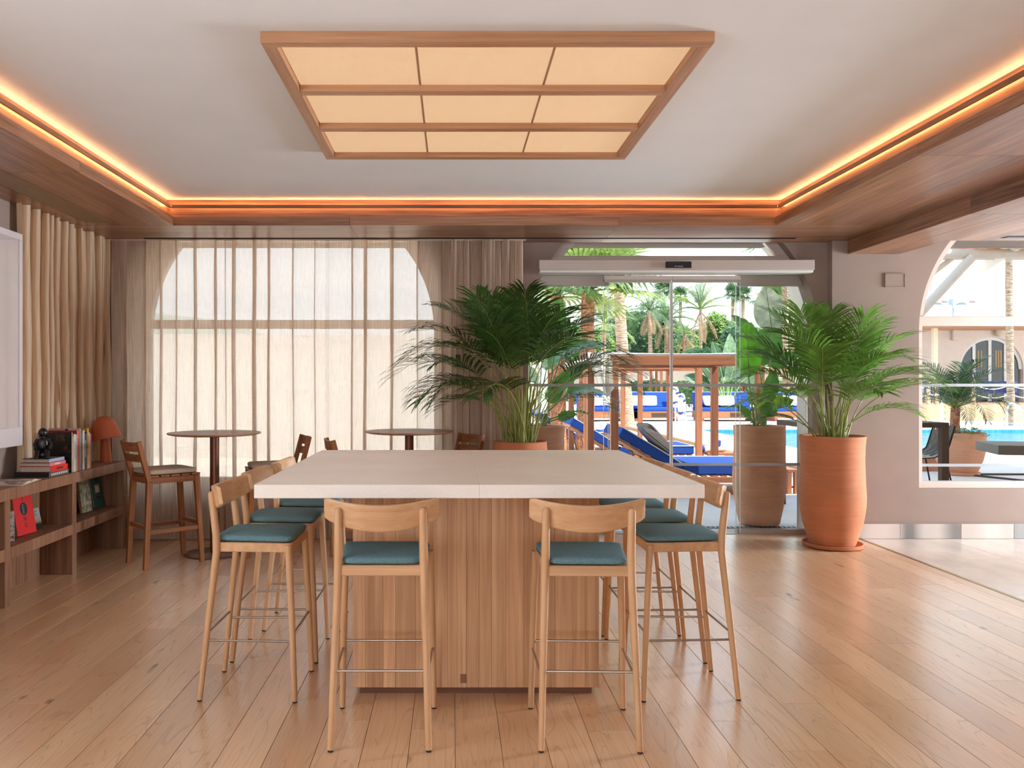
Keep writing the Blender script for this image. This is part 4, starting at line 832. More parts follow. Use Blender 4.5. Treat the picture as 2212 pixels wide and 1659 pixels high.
tag(box('pool_water', WT.m, (8.14, 25.96, 18.44, 27.46, -.16, -.13)), kind='structure')
tag(box('pool_water', WT.m, (19.6, 40, 29.6, 31.6, -.019, -.012)), kind='structure')
tag(box('wall_white_backdrop', plaster('backdrop_white', (236, 230, 222), .04, .3, 8), (-22, 1.0, 17, 17.4, -.03, 2.5)), kind='structure')  # white wall added behind the curtained window to brighten the sheers
gr = empty('drain_grate', (2.2, 8.78, -.02), 0, 'narrow steel drain grate in the terrace outside the door', 'grate')
box('channel', plain('grate_dark', (60, 62, 62), .6), (-1.5, 1.6, -.06, .06, .0005, .003), gr)
for k in range(62): box('grate_bar', plain('grate_steel', (140, 142, 142), .4, .6), (-1.5+k*.05, -1.475+k*.05, -.055, .055, .003, .007), gr)
# ================================================================ PALMS AND TREES
BARK = N('palm_bark'); BARK.set(.9); n1 = BARK.noise(BARK.coords((1.5, 1.5, 9)), 3, 4); BARK.base(BARK.ramp(n1, [(.3, sr((104, 82, 66))), (.5, sr((168, 140, 116))), (.7, sr((196, 172, 150)))])); BARK.bump(n1, .8, .05); BARK = BARK.m
BARKO = N('fibre_bark'); BARKO.set(.9); n1 = BARKO.noise(BARKO.coords((4, 4, 3)), 4, 5, .6, 1.0); BARKO.base(BARKO.ramp(n1, [(.3, sr((110, 66, 44))), (.5, sr((178, 118, 84))), (.72, sr((206, 168, 136)))])); BARKO.bump(n1, 1, .06); BARKO = BARKO.m
LF = {k: leaf_mat('palm_'+k, c, trans=.3, rough=.5, vary=.2) for k, c in dict(green=(74, 112, 52), light=(142, 164, 84), dark=(52, 84, 52), grey=(106, 130, 96), dry=(176, 144, 112), lime=(150, 178, 74)).items()}
def feather_mesh(L, droop, n, leaf, width, mat, seed=1, name='frond'):
    r = random.Random(seed); m = MB(); pts = [Vector((0, 0, 0))]; N_ = 12
    for i in range(N_): e = .15-droop*((i+.5)/N_)**1.4; pts.append(pts[-1]+Vector((math.cos(e), 0, math.sin(e)))*L/N_)
    m.tube(pts[::3]+[pts[-1]], [.022*L, .018*L, .013*L, .008*L, .003*L, .002*L][:len(pts[::3])+1], 4)
    for k in range(n):
        s = .12+.88*(k+.5)/n; f = s*N_; i = min(N_-1, int(f)); p = pts[i].lerp(pts[i+1], f-i); d = (pts[i+1]-pts[i]).normalized(); ll = leaf*(.45+.55*math.sin(math.pi*min(1, .15+s*.8)))*r.uniform(.85, 1.15)
        for sg in (-1, 1):
            dr = (d*.75+Vector((0, sg*.8, .12))).normalized(); q = p+dr*ll*.55; q2 = q+(dr+Vector((0, 0, -.7))).normalized()*ll*.5; wv = d*width
            m.add([p-wv*.5, p+wv*.5, q+wv, q-wv, q2], [(0, 1, 2, 3), (3, 2, 4)])
    return m.mesh(name, mat, fix=False)
def fan_mesh(L, Rr, mat, n=22, seed=1, droop=.5):
    r = random.Random(seed); m = MB(); c = Vector((L, 0, .05*L)); m.tube([(0, 0, 0), (L*.5, 0, L*.10), c], [.02, .016, .01], 4)
    for k in range(n):
        a = -2.2+4.4*k/(n-1); d = Vector((math.cos(a), math.sin(a), .10)).normalized(); s = Vector((-math.sin(a), math.cos(a), 0)); q = c+d*Rr*.62*r.uniform(.9, 1.05); w_ = s*Rr*1.1/n
        q2 = q+(d+Vector((0, 0, -droop*r.uniform(.7, 1.5)))).normalized()*Rr*.42; m.add([c-s*.01, c+s*.01, q+w_, q-w_, q2], [(0, 1, 2, 3), (3, 2, 4)])
    return m.mesh('frond', mat, fix=False)
def palm(name, lb, base, top, r0, r1, meshes, n, els, scale=1.0, bark=BARK, group='palms beyond the glass', seed=1, skirt=None, azs=None):
    r = random.Random(seed); base, top = Vector(base), Vector(top); t = empty(name, base, 0, lb, 'palm tree', group); dv = top-base; N_ = 10
    pts = [dv*(i/N_)+Vector((0, .0, 0))+Vector((math.sin(i/N_*math.pi)*dv.x*.12, 0, 0)) for i in range(N_+1)]
    MB().tube(pts, [(r0+(r1-r0)*min(1, (i/N_)**.6*1.0))*(1+.05*math.sin(i*2.3)) for i in range(N_+1)], 12).build('trunk', bark, t, smooth=True)
    for k in range(n):
        a = (2*math.pi*k*.381966*1.0) % (2*math.pi)+r.uniform(-.2, .2) if azs is None else math.radians(azs[k]); e = math.radians(els[0]+(els[1]-els[0])*(k/(n-1))+r.uniform(-6, 6)); sc_ = scale*r.uniform(.85, 1.12)
        o = inst('frond', meshes[k % len(meshes)], t, dv, (r.uniform(-.3, .3), -e, a), (sc_, sc_, sc_)); o.rotation_mode = 'XYZ'
    if skirt:
        for k in range(skirt[1]): a = k*2.4; inst('dry_frond', skirt[0], t, dv-Vector((0, 0, .12*scale)), (0, math.radians(62+r.uniform(-10, 16)), a), (scale*.9,)*3)
    return t
FANL = [fan_mesh(.9, .95, LF['lime'], seed=1), fan_mesh(.8, .9, LF['light'], seed=2), fan_mesh(.85, .9, LF['green'], seed=3, droop=.9)]
FAND = [fan_mesh(.55, .75, LF['dark'], 14, 4), fan_mesh(.5, .7, LF['green'], 14, 5)]
FEA = [feather_mesh(1.9, 1.0, 26, .5, .022, LF['grey'], 1), feather_mesh(1.8, 1.3, 26, .5, .022, LF['green'], 2)]
FEL = [feather_mesh(2.0, .8, 28, .55, .02, LF['light'], 3), feather_mesh(1.9, 1.1, 28, .5, .02, LF['grey'], 4)]
DRY = feather_mesh(1.7, .5, 22, .4, .02, LF['dry'], 6, 'dry_frond'); DRYF = fan_mesh(.7, .8, LF['dry'], 9, 7, 1.2)
def G3(u, Z, z=0): return (XW(u, Z), Z, z)
palm('fan_palm', 'stout fan palm with orange brown bark in the sand behind the cabanas', G3(1264, 17.6, -.03), at(1270, 628, 17.6), .21, .135, FANL, 22, (-8, 80), 1.0, BARKO, seed=3)
palm('fan_palm', 'fan palm with pale bark half hidden behind the indoor palm', G3(1207, 17.7, -.03), at(1203, 640, 17.7), .20, .14, FANL, 16, (-10, 75), 1.0, BARKO, seed=4)
palm('palm_tree', 'tall dark leaning palm trunk with its crown above the door', G3(1356, 30, -.03), at(1328, 395, 30), .26, .17, FANL, 16, (-60, 40), 1.5, BARK, seed=5)
palm('palm_tree', 'slender palm with dry hanging fronds over the cabana roof', G3(1411, 44, -.03), at(1403, 670, 44), .15, .10, FEA, 13, (-30, 70), .85, seed=6, skirt=(DRY, 7))
palm('palm_tree', 'slender palm beside the door meeting edge', G3(1440, 46, -.03), at(1440, 690, 46), .17, .12, FEA, 15, (-20, 78), 1.0, seed=7, skirt=(DRY, 5))
palm('palm_tree', 'pale slim palm with upright feathery crown in the middle of the view', G3(1516, 42, -.03), at(1513, 668, 42), .10, .07, FEL, 12, (5, 80), 1.0, seed=8, skirt=(DRY, 4))
palm('palm_tree', 'short palm with dry crown before the hedge', G3(1477, 45, -.03), at(1479, 722, 45), .14, .10, FEL, 10, (-10, 70), .7, seed=9, skirt=(DRY, 6))
for u, v, Z, lb, s_ in ((1434, 628, 88, 'distant fan palm at the door meeting edge', 1.3), (1470, 640, 90, 'distant fan palm with a clear view of its stem, left of the feathery palm', 1.2), (1583, 634, 90, 'distant fan palm just before the glass edge', 1.15), (1605, 638, 88, 'distant fan palm just beyond the glass edge', 1.2)):
    palm('fan_palm', lb, G3(u, Z, -.1), at(u, v, Z), .25, .17, FAND, 16, (-50, 80), s_, seed=u, group='distant fan palms')
palm('palm_tree', 'ringed palm trunk close to the door jamb', G3(1699, 38, -.03), at(1693, 520, 38), .15, .12, FEA, 12, (-50, 60), 1.1, seed=12)
palm('palm_tree', 'darker palm trunk nearest the door jamb', G3(1718, 37, -.03), at(1706, 560, 37), .13, .10, FEA, 12, (-60, 50), 1.1, seed=13)
palm('fan_palm', 'shaggy fan palm with a dry skirt behind the white leaf', G3(1672, 48, -.03), at(1670, 655, 48), .22, .18, [FANL[1], FANL[2]], 14, (0, 80), .9, seed=14, skirt=(DRYF, 12))
palm('palm_tree', 'weathered palm trunk in front of the arched facade', G3(2184, 32, -.03), at(2178, 420, 32), .14, .115, FEA, 10, (-40, 60), 1.4, seed=15)
palm('palm_tree', 'young palm crown beyond the sand on the pot side', G3(1300, 40, -.03), at(1305, 700, 40), .15, .11, FEL, 12, (-20, 75), .9, seed=16)
def leafy(name, lb, c, rx, ry, rz, n, size, mat, seed, cat='tree', blobs=7, stem=True, group='trees behind the pool', ground=True):
    r = random.Random(seed); c = Vector(c); t = empty(name, (c.x, c.y, -.05), 0, lb, cat, group); m = MB()
    bl = [(Vector((0, 0, 0)), 1.0)]+[(Vector((r.uniform(-.6, .6)*rx, r.uniform(-.6, .6)*ry, r.uniform(-.5, .6)*rz)), r.uniform(.4, .62)) for _ in range(blobs)]
    for k in range(n):
        o, s = bl[r.randrange(len(bl))]; th = r.uniform(0, 6.283); zz = r.uniform(-1, 1); q = math.sqrt(1-zz*zz); rad = r.uniform(.72, 1.05)*s
        p = o+Vector((rx*q*math.cos(th)*rad, ry*q*math.sin(th)*rad, rz*zz*rad)); p.z = max(p.z, -c.z+.02)
        a = Vector((r.gauss(0, 1), r.gauss(0, 1), r.gauss(0, 1))).normalized()*size*r.uniform(.6, 1.3); b = a.orthogonal().normalized()*size*.42; m.add([p-a, p+b, p+a, p-b], [(0, 1, 2, 3)])
    f = m.build('foliage', mat, t, (0, 0, c.z+.05), fix=False)
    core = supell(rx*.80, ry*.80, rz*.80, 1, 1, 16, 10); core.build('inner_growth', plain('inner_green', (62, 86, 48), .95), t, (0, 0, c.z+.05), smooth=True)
    if stem: MB().tube([(0, 0, 0), (.1, 0, c.z*.5), (0, 0, c.z)], [.16, .13, .09], 8).build('trunk', BARK, t, smooth=True)
    return t
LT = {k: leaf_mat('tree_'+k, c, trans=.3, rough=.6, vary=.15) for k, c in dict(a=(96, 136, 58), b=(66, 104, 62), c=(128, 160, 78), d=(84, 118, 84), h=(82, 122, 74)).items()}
for i, (u, vt, Z, hw, m_, lb) in enumerate([(1372, 645, 52, 68, 'b', 'dark weeping tree behind the leaning palm'), (1420, 662, 50, 45, 'd', 'blue green weeping tree behind the slender palms'), (1465, 692, 54, 50, 'c', 'light green bushy tree behind the short dry palm'),
        (1520, 692, 56, 66, 'a', 'yellow green round tree in the middle of the tree belt'), (1566, 668, 55, 50, 'c', 'bright green tree near the glass edge'), (1615, 682, 52, 58, 'd', 'grey green tree behind the bird of paradise leaves'), (1660, 690, 50, 55, 'a', 'green tree behind the shaggy fan palm'), (1710, 690, 46, 50, 'b', 'dark tree next to the door jamb'),
        (1320, 690, 50, 46, 'b', 'dark tree between the stout fan palm and the leaning trunk'), (1270, 690, 48, 60, 'c', 'light tree behind the stout fan palm'), (1210, 680, 46, 60, 'a', 'tree behind the fan palm with pale bark'), (1158, 680, 44, 60, 'c', 'tree beyond the sand beside the curtain')]):
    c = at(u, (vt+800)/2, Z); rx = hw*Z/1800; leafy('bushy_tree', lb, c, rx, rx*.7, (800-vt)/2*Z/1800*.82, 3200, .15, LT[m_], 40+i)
c = at(1516, 775, 40); leafy('clipped_bush', 'low dome shaped clipped bush above the cabana beam', c, 1.15, 1.0, .55, 2400, .07, LT['h'], 77, 'bush', 0, False)
leafy('hedge_bush', 'dark low bush behind the far daybeds', at(1400, 850, 44), 6.0, 1.0, .8, 3000, .12, LT['b'], 78, 'bush', 3, False); leafy('hedge_bush', 'low bush behind the far daybeds on the pool side', at(1640, 845, 45), 5.0, 1.0, .9, 2400, .12, LT['d'], 79, 'bush', 3, False)
bt = empty('strelitzia_clump', G3(1568, 34, -.03), 0, 'clump of big paddle leaves beside the clipped bush', 'plant')
for k, (dx, dz, L) in enumerate([(-.6, .8, 1.6), (-.25, 1.1, 1.8), (.05, 1.3, 2.0), (.35, 1.0, 1.8), (.7, .7, 1.6), (-.9, .4, 1.3), (.1, .6, 1.6), (-.4, .5, 1.5)]): paddle(bt, (0, 0, .2), (dx*.8, -.2, 1.3+dz*.4), (dx, -.2, dz), (-dx*.4, -1, .5), L*.85, .62, mat=LF['dark'] if k % 2 else LF['grey'], curl=.2, stalk=.05)
hl = MB(); hl.grid(lambda u, v: (-160+460*u, 300+120*v, (16+9*math.sin(u*9+1)+4*math.sin(u*27)+v*6)*min(1, v*3)-.2), 60, 6); tag(hl.build('hill', plain('hill_haze', (150, 160, 150), .95), smooth=True, fix=False), kind='structure')
# ================================================================ CABANAS, LOUNGERS, DAYBEDS
CED = wood('cedar', (128, 76, 50), (172, 112, 78), 'z', .6, 40, 5, .08); CEDX = wood('cedar_x', (128, 76, 50), (172, 112, 78), 'x', .6, 40, 5, .08); CEDY = wood('cedar_y', (128, 76, 50), (172, 112, 78), 'y', .6, 40, 5, .08)
CANV = plain('white_canvas', (236, 228, 216), .9); BLUE = fabric('royal_blue_canvas', (22, 56, 132), (40, 80, 160), 300); PIPE = plain('white_piping', (236, 232, 226), .8); GREYC = fabric('grey_cushion', (150, 142, 136), (176, 168, 160), 400)
def cabana(x0, x1, y0, y1, h, lb, drape=False, valance=True, name='cabana', base=0):
    t = empty(name, (x0, y0, -.03), 0, lb, 'cabana', 'timber cabanas by the pool'); w_, d = x1-x0, y1-y0; p = .05
    for px in (0, w_):
        for py in (0, d): box('post', CED, (px-p, px+p, py-p, py+p, 0, h), t, .004)
    for py in (0, d): box('beam', CEDX, (p, w_-p, py-.03, py+.03, h-.13, h-.005), t, .003)
    for px in (0, w_): box('beam', CEDY, (px-.03, px+.03, p, d-p, h-.12, h-.005), t, .003)
    for k in range(3): y = d*(k+1)/4; box('rafter', CEDX, (.03, w_-.03, y-.025, y+.025, h-.11, h-.02), t)
    MB().grid(lambda u, v: (w_*u, d*v, h+.02+.03*math.sin(v*math.pi*4)**2-.05*math.sin(math.pi*u)*math.sin(math.pi*v)), 10, 16).build('canopy', CANV, t, smooth=True, fix=False)
    if drape:
        MB().grid(lambda u, v: (-.02-.34*(1-u)*(1-.55*v)-.02*math.sin(v*3), -.06+.06*math.sin(u*9+v*2), h+.035-(.62+.0*u)*v**1.1*(1-.45*abs(u-.45))), 14, 12).build('drape', CANV, t, smooth=True, fix=False)
    if valance: MB().grid(lambda u, v: (.05+(w_-.1)*u, d-.05+.02*math.sin(u*20), h-.10-.42*v-.03*math.sin(math.pi*u)*v), 24, 3).build('valance', CANV, t, smooth=True, fix=False)
    return t
cabana(2.13, 4.05, 11.0, 12.9, 1.90, 'nearest timber cabana with a white cloth draped over its corner', drape=True, valance=False); cabana(2.30, 4.22, 14.3, 16.2, 1.90, 'second timber cabana from the glass door', valance=False); cabana(2.42, 4.25, 18.9, 20.8, 1.90, 'third timber cabana from the glass door with a white valance')
for k, (u, Z) in enumerate(((1380, 37), (1490, 37), (1590, 37), (1690, 37))): cabana(XW(u, Z)-1.0, XW(u, Z)+1.0, Z, Z+2.0, 2.2, ('far cabana with white valance above the daybed by the trunks', 'far cabana with white valance behind the lifebuoys', 'far cabana behind the bird of paradise pot', 'far cabana beside the door jamb')[k])
def mattress(t, name, pts, w0, w1, th):
    """padded slab following pts (x,z) in side view, from y=w0 to w1, with white piping along its edges"""
    m = MB(); n = len(pts); nr = []
    for i in range(n):
        a = Vector(pts[max(0, i-1)]); b = Vector(pts[min(n-1, i+1)]); d = (b-a).normalized(); nr.append(Vector((-d.y, d.x)))
    up = [Vector(p)+nr[i]*th for i, p in enumerate(pts)]; poly = [tuple(p) for p in pts]+[tuple(p) for p in reversed(up)]
    b = m.prism(poly, (w0, w1), 'y').build(name, BLUE, t, bevel=.018, seg=2)
    for y in (w0, w1): MB().tube([(p.x, y, p.y) for p in up], .008, 5).build('piping', PIPE, b)
    MB().tube([(up[-1].x, w0, up[-1].y), (up[-1].x, w1, up[-1].y)], .008, 5).build('piping', PIPE, b)
    return b
def lounger(lb, x, y, s=1):
    """head to the left (-x), foot to the right"""
    t = empty('sun_lounger', (x, y, -.03), 0, lb, 'sun lounger', 'blue sun loungers under the cabanas')
    for yy in (-.60, .60): box('side_rail', CEDX, (-.75, 1.35, yy-.02, yy+.02, .17, .25), t, .003)
    for xx in (-.7, 1.28):
        for yy in (-.57, .57): box('leg', CED, (xx-.035, xx+.035, yy-.03, yy+.03, 0, .17), t, .003)
    for k in range(11): xs = -.08+k*.135; box('seat_slat', CEDY, (xs-.04, xs+.04, -.60, .60, .252, .27), t)
    ca, sa = math.cos(math.radians(31)), math.sin(math.radians(31))
    for yy in (-.58, .58): bar((-.02, yy, .27), (-.02-.98*ca, yy, .27+.98*sa), .03, .05).build('back_rail', CEDX, t, bevel=.002)
    for k in range(6): q = .12+k*.165; bar((-.02-q*ca, -.58, .285+q*sa), (-.02-q*ca, .58, .285+q*sa), .016, .07).build('back_slat', CEDY, t)
    for yy in (-.5, .5): bar((-.55, yy, .20), (-.55-.10, yy, .27+.62*sa), .03, .04).build('prop', CED, t)
    mattress(t, 'seat_mattress', [(-.0, .275), (.65, .275), (1.34, .275)], -.60, .60, .15); mattress(t, 'back_mattress', [(-.0-1.0*ca, .29+1.0*sa), (-.5*ca, .29+.5*sa), (-.005, .285)], -.60, .60, .14)
    return t
lounger('nearest blue sun lounger with two grey pillows behind the glass door', 3.12, 12.0); lounger('second blue sun lounger, its raised back beside the stout fan palm', 2.92, 15.3); lounger('third blue sun lounger, farthest along the sand', 2.70, 19.3)
def pillow(lb, loc, rot, a=.25, b=.25, c=.075, mat=GREYC, pipe=True, group=None):
    t = empty('pillow', loc, 0, lb, 'pillow', group); t.rotation_euler = rot
    def fn(p): k = max(abs(p.x)/a, abs(p.y)/b); return Vector((p.x, p.y, p.z*(1.15-.9*k**3)))
    supell(a, b, c, .9, .28, 32, 12, fn).build('cushion', mat, t, smooth=True, sharp=120)
    if pipe: MB().tube([(a*.985*math.copysign(abs(math.cos(q))**.28, math.cos(q)), b*.985*math.copysign(abs(math.sin(q))**.28, math.sin(q)), 0) for q in [2*math.pi*k/40+.01 for k in range(41)]], .006, 5).build('piping', plain('dark_piping', (60, 62, 74), .8), t)
    return t
pillow('grey pillow with dark piping leaning on the nearest lounger, in front', (2.86, 11.62, .70), (math.radians(8), math.radians(38), 0), group='grey pillows'); pillow('grey pillow with dark piping behind the other on the nearest lounger', (2.93, 12.22, .73), (math.radians(-6), math.radians(48), .1), group='grey pillows')
def box_table(lb, x, y, w_, d, h):
    t = empty('low_table', (x, y, -.03), 0, lb, 'table')
    box('table_top', CEDX, (0, w_, 0, d, h-.04, h), t, .003)
    for px in (.03, w_-.03):
        for py in (.03, d-.03): box('leg', CED, (px-.03, px+.03, py-.03, py+.03, 0, h-.04), t)
    for z in (.08,): box('shelf_board', CEDX, (.06, w_-.06, .03, d-.03, z, z+.025), t)
    return t
box_table('low timber table beside the second lounger with blue and white towels', 4.35, 14.2, .5, .5, .34); box_table('low timber table at the foot of the nearest lounger behind the pot', 4.62, 11.5, .16, .9, .34)
tw = empty('towel_roll', (4.50, 14.40, .312), .2, 'rolled blue and white towel on the low table', 'towel')
m = MB(); m.tube([(-.26, 0, .055), (.20, 0, .055)], .055, 14).build('towel', PIPE, tw, smooth=True); MB().tube([(-.262, 0, .055), (-.18, 0, .055)], .0565, 14).build('stripe', BLUE, tw, smooth=True); MB().tube([(.02, 0, .06), (.10, 0, .12), (.13, 0, .2)], [.05, .045, .02], 10).build('knot', BLUE, tw, smooth=True)
def daybed(u, lb, Z=33.2, w_=2.3):
    t = empty('daybed', (XW(u, Z), Z, -.02), 0, lb, 'daybed', 'daybeds beyond the pool')
    box('base_box', CEDX, (.0, w_, 0, 1.3, .12, .40), t, .004); box('recess_shade_panel', plain('recess_shade', (70, 46, 32), .8), (w_*.5, w_*.92, -.004, .0, .17, .34), t)  # flat dark panel paints the shade inside the open compartment
    for px in (.08, w_-.08): box('leg', CED, (px-.05, px+.05, .05, 1.2, 0, .12), t)
    box('seat_mattress', BLUE, (.0, w_, 0.02, 1.25, .402, .55), t, .03)
    for k in range(2):
        x0 = k*w_/2+.02; b = MB().prism([(1.0, .55), (1.2, .55), (1.5, 1.10), (1.34, 1.16)], (x0, x0+w_/2-.04), 'x').build('back_mattress', BLUE, t, bevel=.02)
        MB().tube([(x0, 1.34, 1.16), (x0+w_/2-.04, 1.34, 1.16)], .012, 5).build('piping', PIPE, b)
    MB().prism([(0.25, .55), (1.1, .55), (1.3, 1.12), (.95, 1.12)], (-.02, .12), 'x').build('side_bolster', BLUE, t, bevel=.02)
    return t
WPIL = plain('white_pillow', (238, 234, 230), .9)
for u, lb in ((1255, 'far daybed behind the stout fan palm'), (1345, 'far daybed with white pillows and a wooden box base, behind the second cabana'), (1515, 'far daybed with white pillows beside the pool'), (1674, 'far daybed with a white pillow by the jamb')):
    daybed(u, lb); x = XW(u, 33.2)
    for k in range(2): pillow(('white pillow, nearer the bolster, of the ' if k == 0 else 'white pillow, on the open side, of the ')+lb.replace(' with white pillows', '').replace(' and a wooden box base,', '').replace(' with a white pillow', ''), (x+.55+.62*k, 33.75, .80), (math.radians(58), 0, .15-.3*k), .32, .24, .09, WPIL, False, 'white pillows on the daybeds')
# lifebuoys
ls = empty('lifebuoy_stand', G3(1459, 24.5, -.02), 0, 'white lifebuoy stand with two ring buoys beside the pool', 'lifebuoy stand'); SM = plain('stand_white', (232, 232, 230), .4); NB = plain('navy_band', (48, 56, 120), .6)
MB().tube([(0, 0, 0), (0, 0, 1.05)], .025, 8).build('pole', SM, ls)
for p, q in (((.06, 0, .62), (.26, .25, 0)), ((.22, 0, .92), (.46, .25, 0))): MB().tube([p, q], .028, 8).build('strut', SM, ls)
box('bracket', plain('bracket_grey', (200, 196, 188), .4, .3), (-.06, .24, -.05, .0, .88, .94), ls)
def ring(loc, rx, rz, yaw):
    o = MB(); N_ = 24; o.tube([(rx*math.cos(2*math.pi*k/N_), 0, rz*math.sin(2*math.pi*k/N_)) for k in range(N_+1)], .075, 8, cap=False)
    r_ = o.build('ring_buoy', plain('buoy_white', (240, 240, 238), .6), ls, loc, (0, 0, yaw), smooth=True)
    for a in (.6, 2.2, 3.8, 5.3): MB().tube([(rx*math.cos(a+d), 0, rz*math.sin(a+d)) for d in (-.16, 0, .16)], .078, 8).build('band', NB, r_, smooth=True)
ring((-.02, -.02, 1.12), .17, .24, math.radians(55)); ring((.16, -.10, .86), .20, .30, math.radians(62))
# ================================================================ SEEN THROUGH THE ARCHED WINDOW
LOGW = plain('limewashed_log', (206, 196, 182), .7, 0, .06, 6, .2); BAMB = wood('bamboo_lath', (170, 104, 58), (218, 154, 100), 'y', .6, 40, 12, .1); THAT = plain('thatch', (122, 98, 74), .95, 0, .4, 40, 1)
pg = empty('pergola', (7.1, 9.0, -.02), 0, 'limewashed log pergola with a reed ceiling over the terrace', 'pergola')
def lg(p, q, r, nm='log'): return MB().tube([Vector(p)-Vector((7.1, 9.0, -.02)), Vector(q)-Vector((7.1, 9.0, -.02))], r, 14).build(nm, LOGW, pg, smooth=True, sharp=60)
lg((7.05, 12.9, -.02), (7.05, 12.9, 3.45), .085, 'post'); lg((14.5, 12.9, -.02), (14.5, 12.9, 3.45), .085, 'post')
lg((6.9, 12.9, 3.505), (16, 12.9, 3.505), .074, 'beam'); lg((6.9, 14.0, 3.60), (16, 14.0, 3.60), .028, 'purlin')
lg((7.08, 12.9, 2.42), (XW(2100, 12.85), 12.85, 3.45), .070, 'brace'); lg((7.08, 14.0, 2.6), (XW(2060, 14), 14.0, 3.62), .045, 'brace')
lg((8.55, 12.6, 3.62), (9.9, 15.6, 3.66), .095, 'rafter'); lg((9.25, 12.3, 3.76), (10.6, 13.4, 3.80), .10, 'rafter')
for k in range(100): x = .85+k*.08; box('reed_lath', BAMB, (x, x+.072, -.28, 5.5, 3.78, 3.81), pg)
box('thatch', THAT, (.85, 9.0, -.28, 5.7, 3.815, 4.0), pg)
r = random.Random(5); m = MB()
for k in range(900): x = .85+8.1*r.random(); y = 5.55+.2*r.random(); h = .10+.10*r.random(); m.add([(x, y, 3.9), (x+.02, y, 3.9), (x+.015+r.uniform(-.02, .02), y+.05, 3.9-h)], [(0, 1, 2)])
tag(m.build('thatch_fringe', THAT, pg, fix=False), kind='stuff')
# potted date palm
dp = empty('potted_palm', (XW(2072, 13.9), 13.9, -.02), 0, 'short stemmed date palm in a round terracotta pot on the terrace', 'potted plant')
pot(dp, [(.25, .03), (.28, .08), (.345, .24), (.385, .42), (.395, .55), (.385, .66), (.37, .70)], clay('terracotta_rose', (206, 150, 118)))
MB().lathe([(.27, 0), (.30, .01), (.305, .05), (.29, .05)], 40).build('saucer', clay('terracotta_rose', (206, 150, 118)), dp, smooth=True)
MB().tube([(-.07, 0, .62), (-.075, 0, .85), (-.06, 0, 1.12)], [.085, .075, .07], 14).build('trunk', BARKO, dp, smooth=True)
rnd = random.Random(9)
for k in range(30):
    a = k*2.39996; e = 82-62*(k/30); frond(dp, (-.06, 0, 1.10), a, math.radians(e), 1.15*rnd.uniform(.85, 1.1), math.radians(70+k), rnd, leaf=.26, n=26, bare=.16, width=.007, mat=LF['dark'] if k % 3 else LF['green'], smat=STEM, r0=.010, droop=.25)
m = MB()
for k in range(240): a = rnd.uniform(0, 6.283); q = rnd.uniform(.15, .42); p = Vector((q*math.cos(a), q*math.sin(a), .70+rnd.uniform(-.04, .09)*(1 if q < .36 else .6)-(max(0, q-.36))*1.2)); b = Vector((rnd.gauss(0, 1), rnd.gauss(0, 1), rnd.gauss(0, .6))).normalized()*.03; c = b.orthogonal().normalized()*.014; m.add([p-b, p+c, p+b, p-c], [(0, 1, 2, 3)])
tag(m.build('groundcover', LF['light'], dp, fix=False), kind='stuff')
# terrace furniture
DKW = wood('dark_iroko', (66, 50, 40), (92, 72, 58), 'z', .6)
ot = empty('terrace_table', (5.0, 9.75, -.02), 0, 'dark timber high table on the terrace behind the arched window', 'table')
box('table_top', DKW, (-.9, .81, 0, .8, 1.0, 1.06), ot, .003)
for x in (-.9, .725):
    for y in (0, .715): box('leg', DKW, (x, x+.085, y, y+.085, 0, 1.0), ot, .003)
STRAP = plain('olive_strap', (96, 94, 84), .7); MET = plain('black_steel', (30, 28, 28), .4, .5)
oc = empty('terrace_chair', (5.86, 10.35, -.02), 0, 'high terrace chair woven from olive straps beside the dark table', 'chair')
cr = []; 
for i in range(13):
    q = i/12; cr.append((-.30+.42*min(1, q*1.7)+.14*max(0, q-.45)*1.6, .60+.02*math.sin(q*3)+(.40*max(0, (q-.42)/.58)**1.25)))
for i in range(12):
    for j in range(7):
        y0 = -.22+j*.063; d = .004*((i+j) % 2); (xa, za), (xb, zb) = cr[i], cr[i+1]; MB().add([(xa, y0, za+d), (xb, y0, zb+d), (xb, y0+.058, zb+d), (xa, y0+.058, za+d), (xa, y0, za+d-.006), (xb, y0, zb+d-.006), (xb, y0+.058, zb+d-.006), (xa, y0+.058, za+d-.006)], [(0, 1, 2, 3), (7, 6, 5, 4), (0, 4, 5, 1), (1, 5, 6, 2), (2, 6, 7, 3), (3, 7, 4, 0)]).build('strap', STRAP, oc)
for s in (-1, 1):
    MB().tube([(cr[k][0], s*.225, cr[k][1]) for k in range(13)], .011, 8).build('side_tube', MET, oc, smooth=True)
    MB().tube([(-.26, s*.22, .60), (-.32, s*.25, 0)], .010, 8).build('leg', MET, oc); MB().tube([(.13, s*.22, .61), (.26, s*.25, 0)], .010, 8).build('leg', MET, oc)
gt = empty('terrace_table', (6.95, 9.75, -.02), math.radians(-16), 'grey slab table on the terrace cut by the picture edge', 'table')
GRT = plain('grey_slab', (120, 114, 104), .6); box('table_top', GRT, (-.62, .8, -.4, .4, .70, .81), gt, .004); box('pedestal', GRT, (.1, .4, -.15, .15, .03, .70), gt, .004); box('foot_plate', GRT, (-.1, .6, -.3, .3, 0, .03), gt)
tag(MB().box(-.25, .12, -.2, .2, 0, .36).build('planter_block', clay('terracotta_rose', (206, 150, 118)), None, (XW(2000, 14.6), 14.6, -.02), bevel=.01), 'low terracotta block planter behind the terrace table', 'planter')
CORD = plain('dark_cord', (52, 66, 66), .8)
for p, q, lb in (((8.5, 13.8, -.01), (13, 13.75, -.01), 'dark cord lying straight across the terrace from the palm pot'), ((8.5, 13.7, -.01), (9.5, 11.4, -.01), 'dark cord running back over the terrace from the palm pot')): tag(MB().tube([p, q], .022, 6).build('ground_cord', CORD), lb, 'cord')
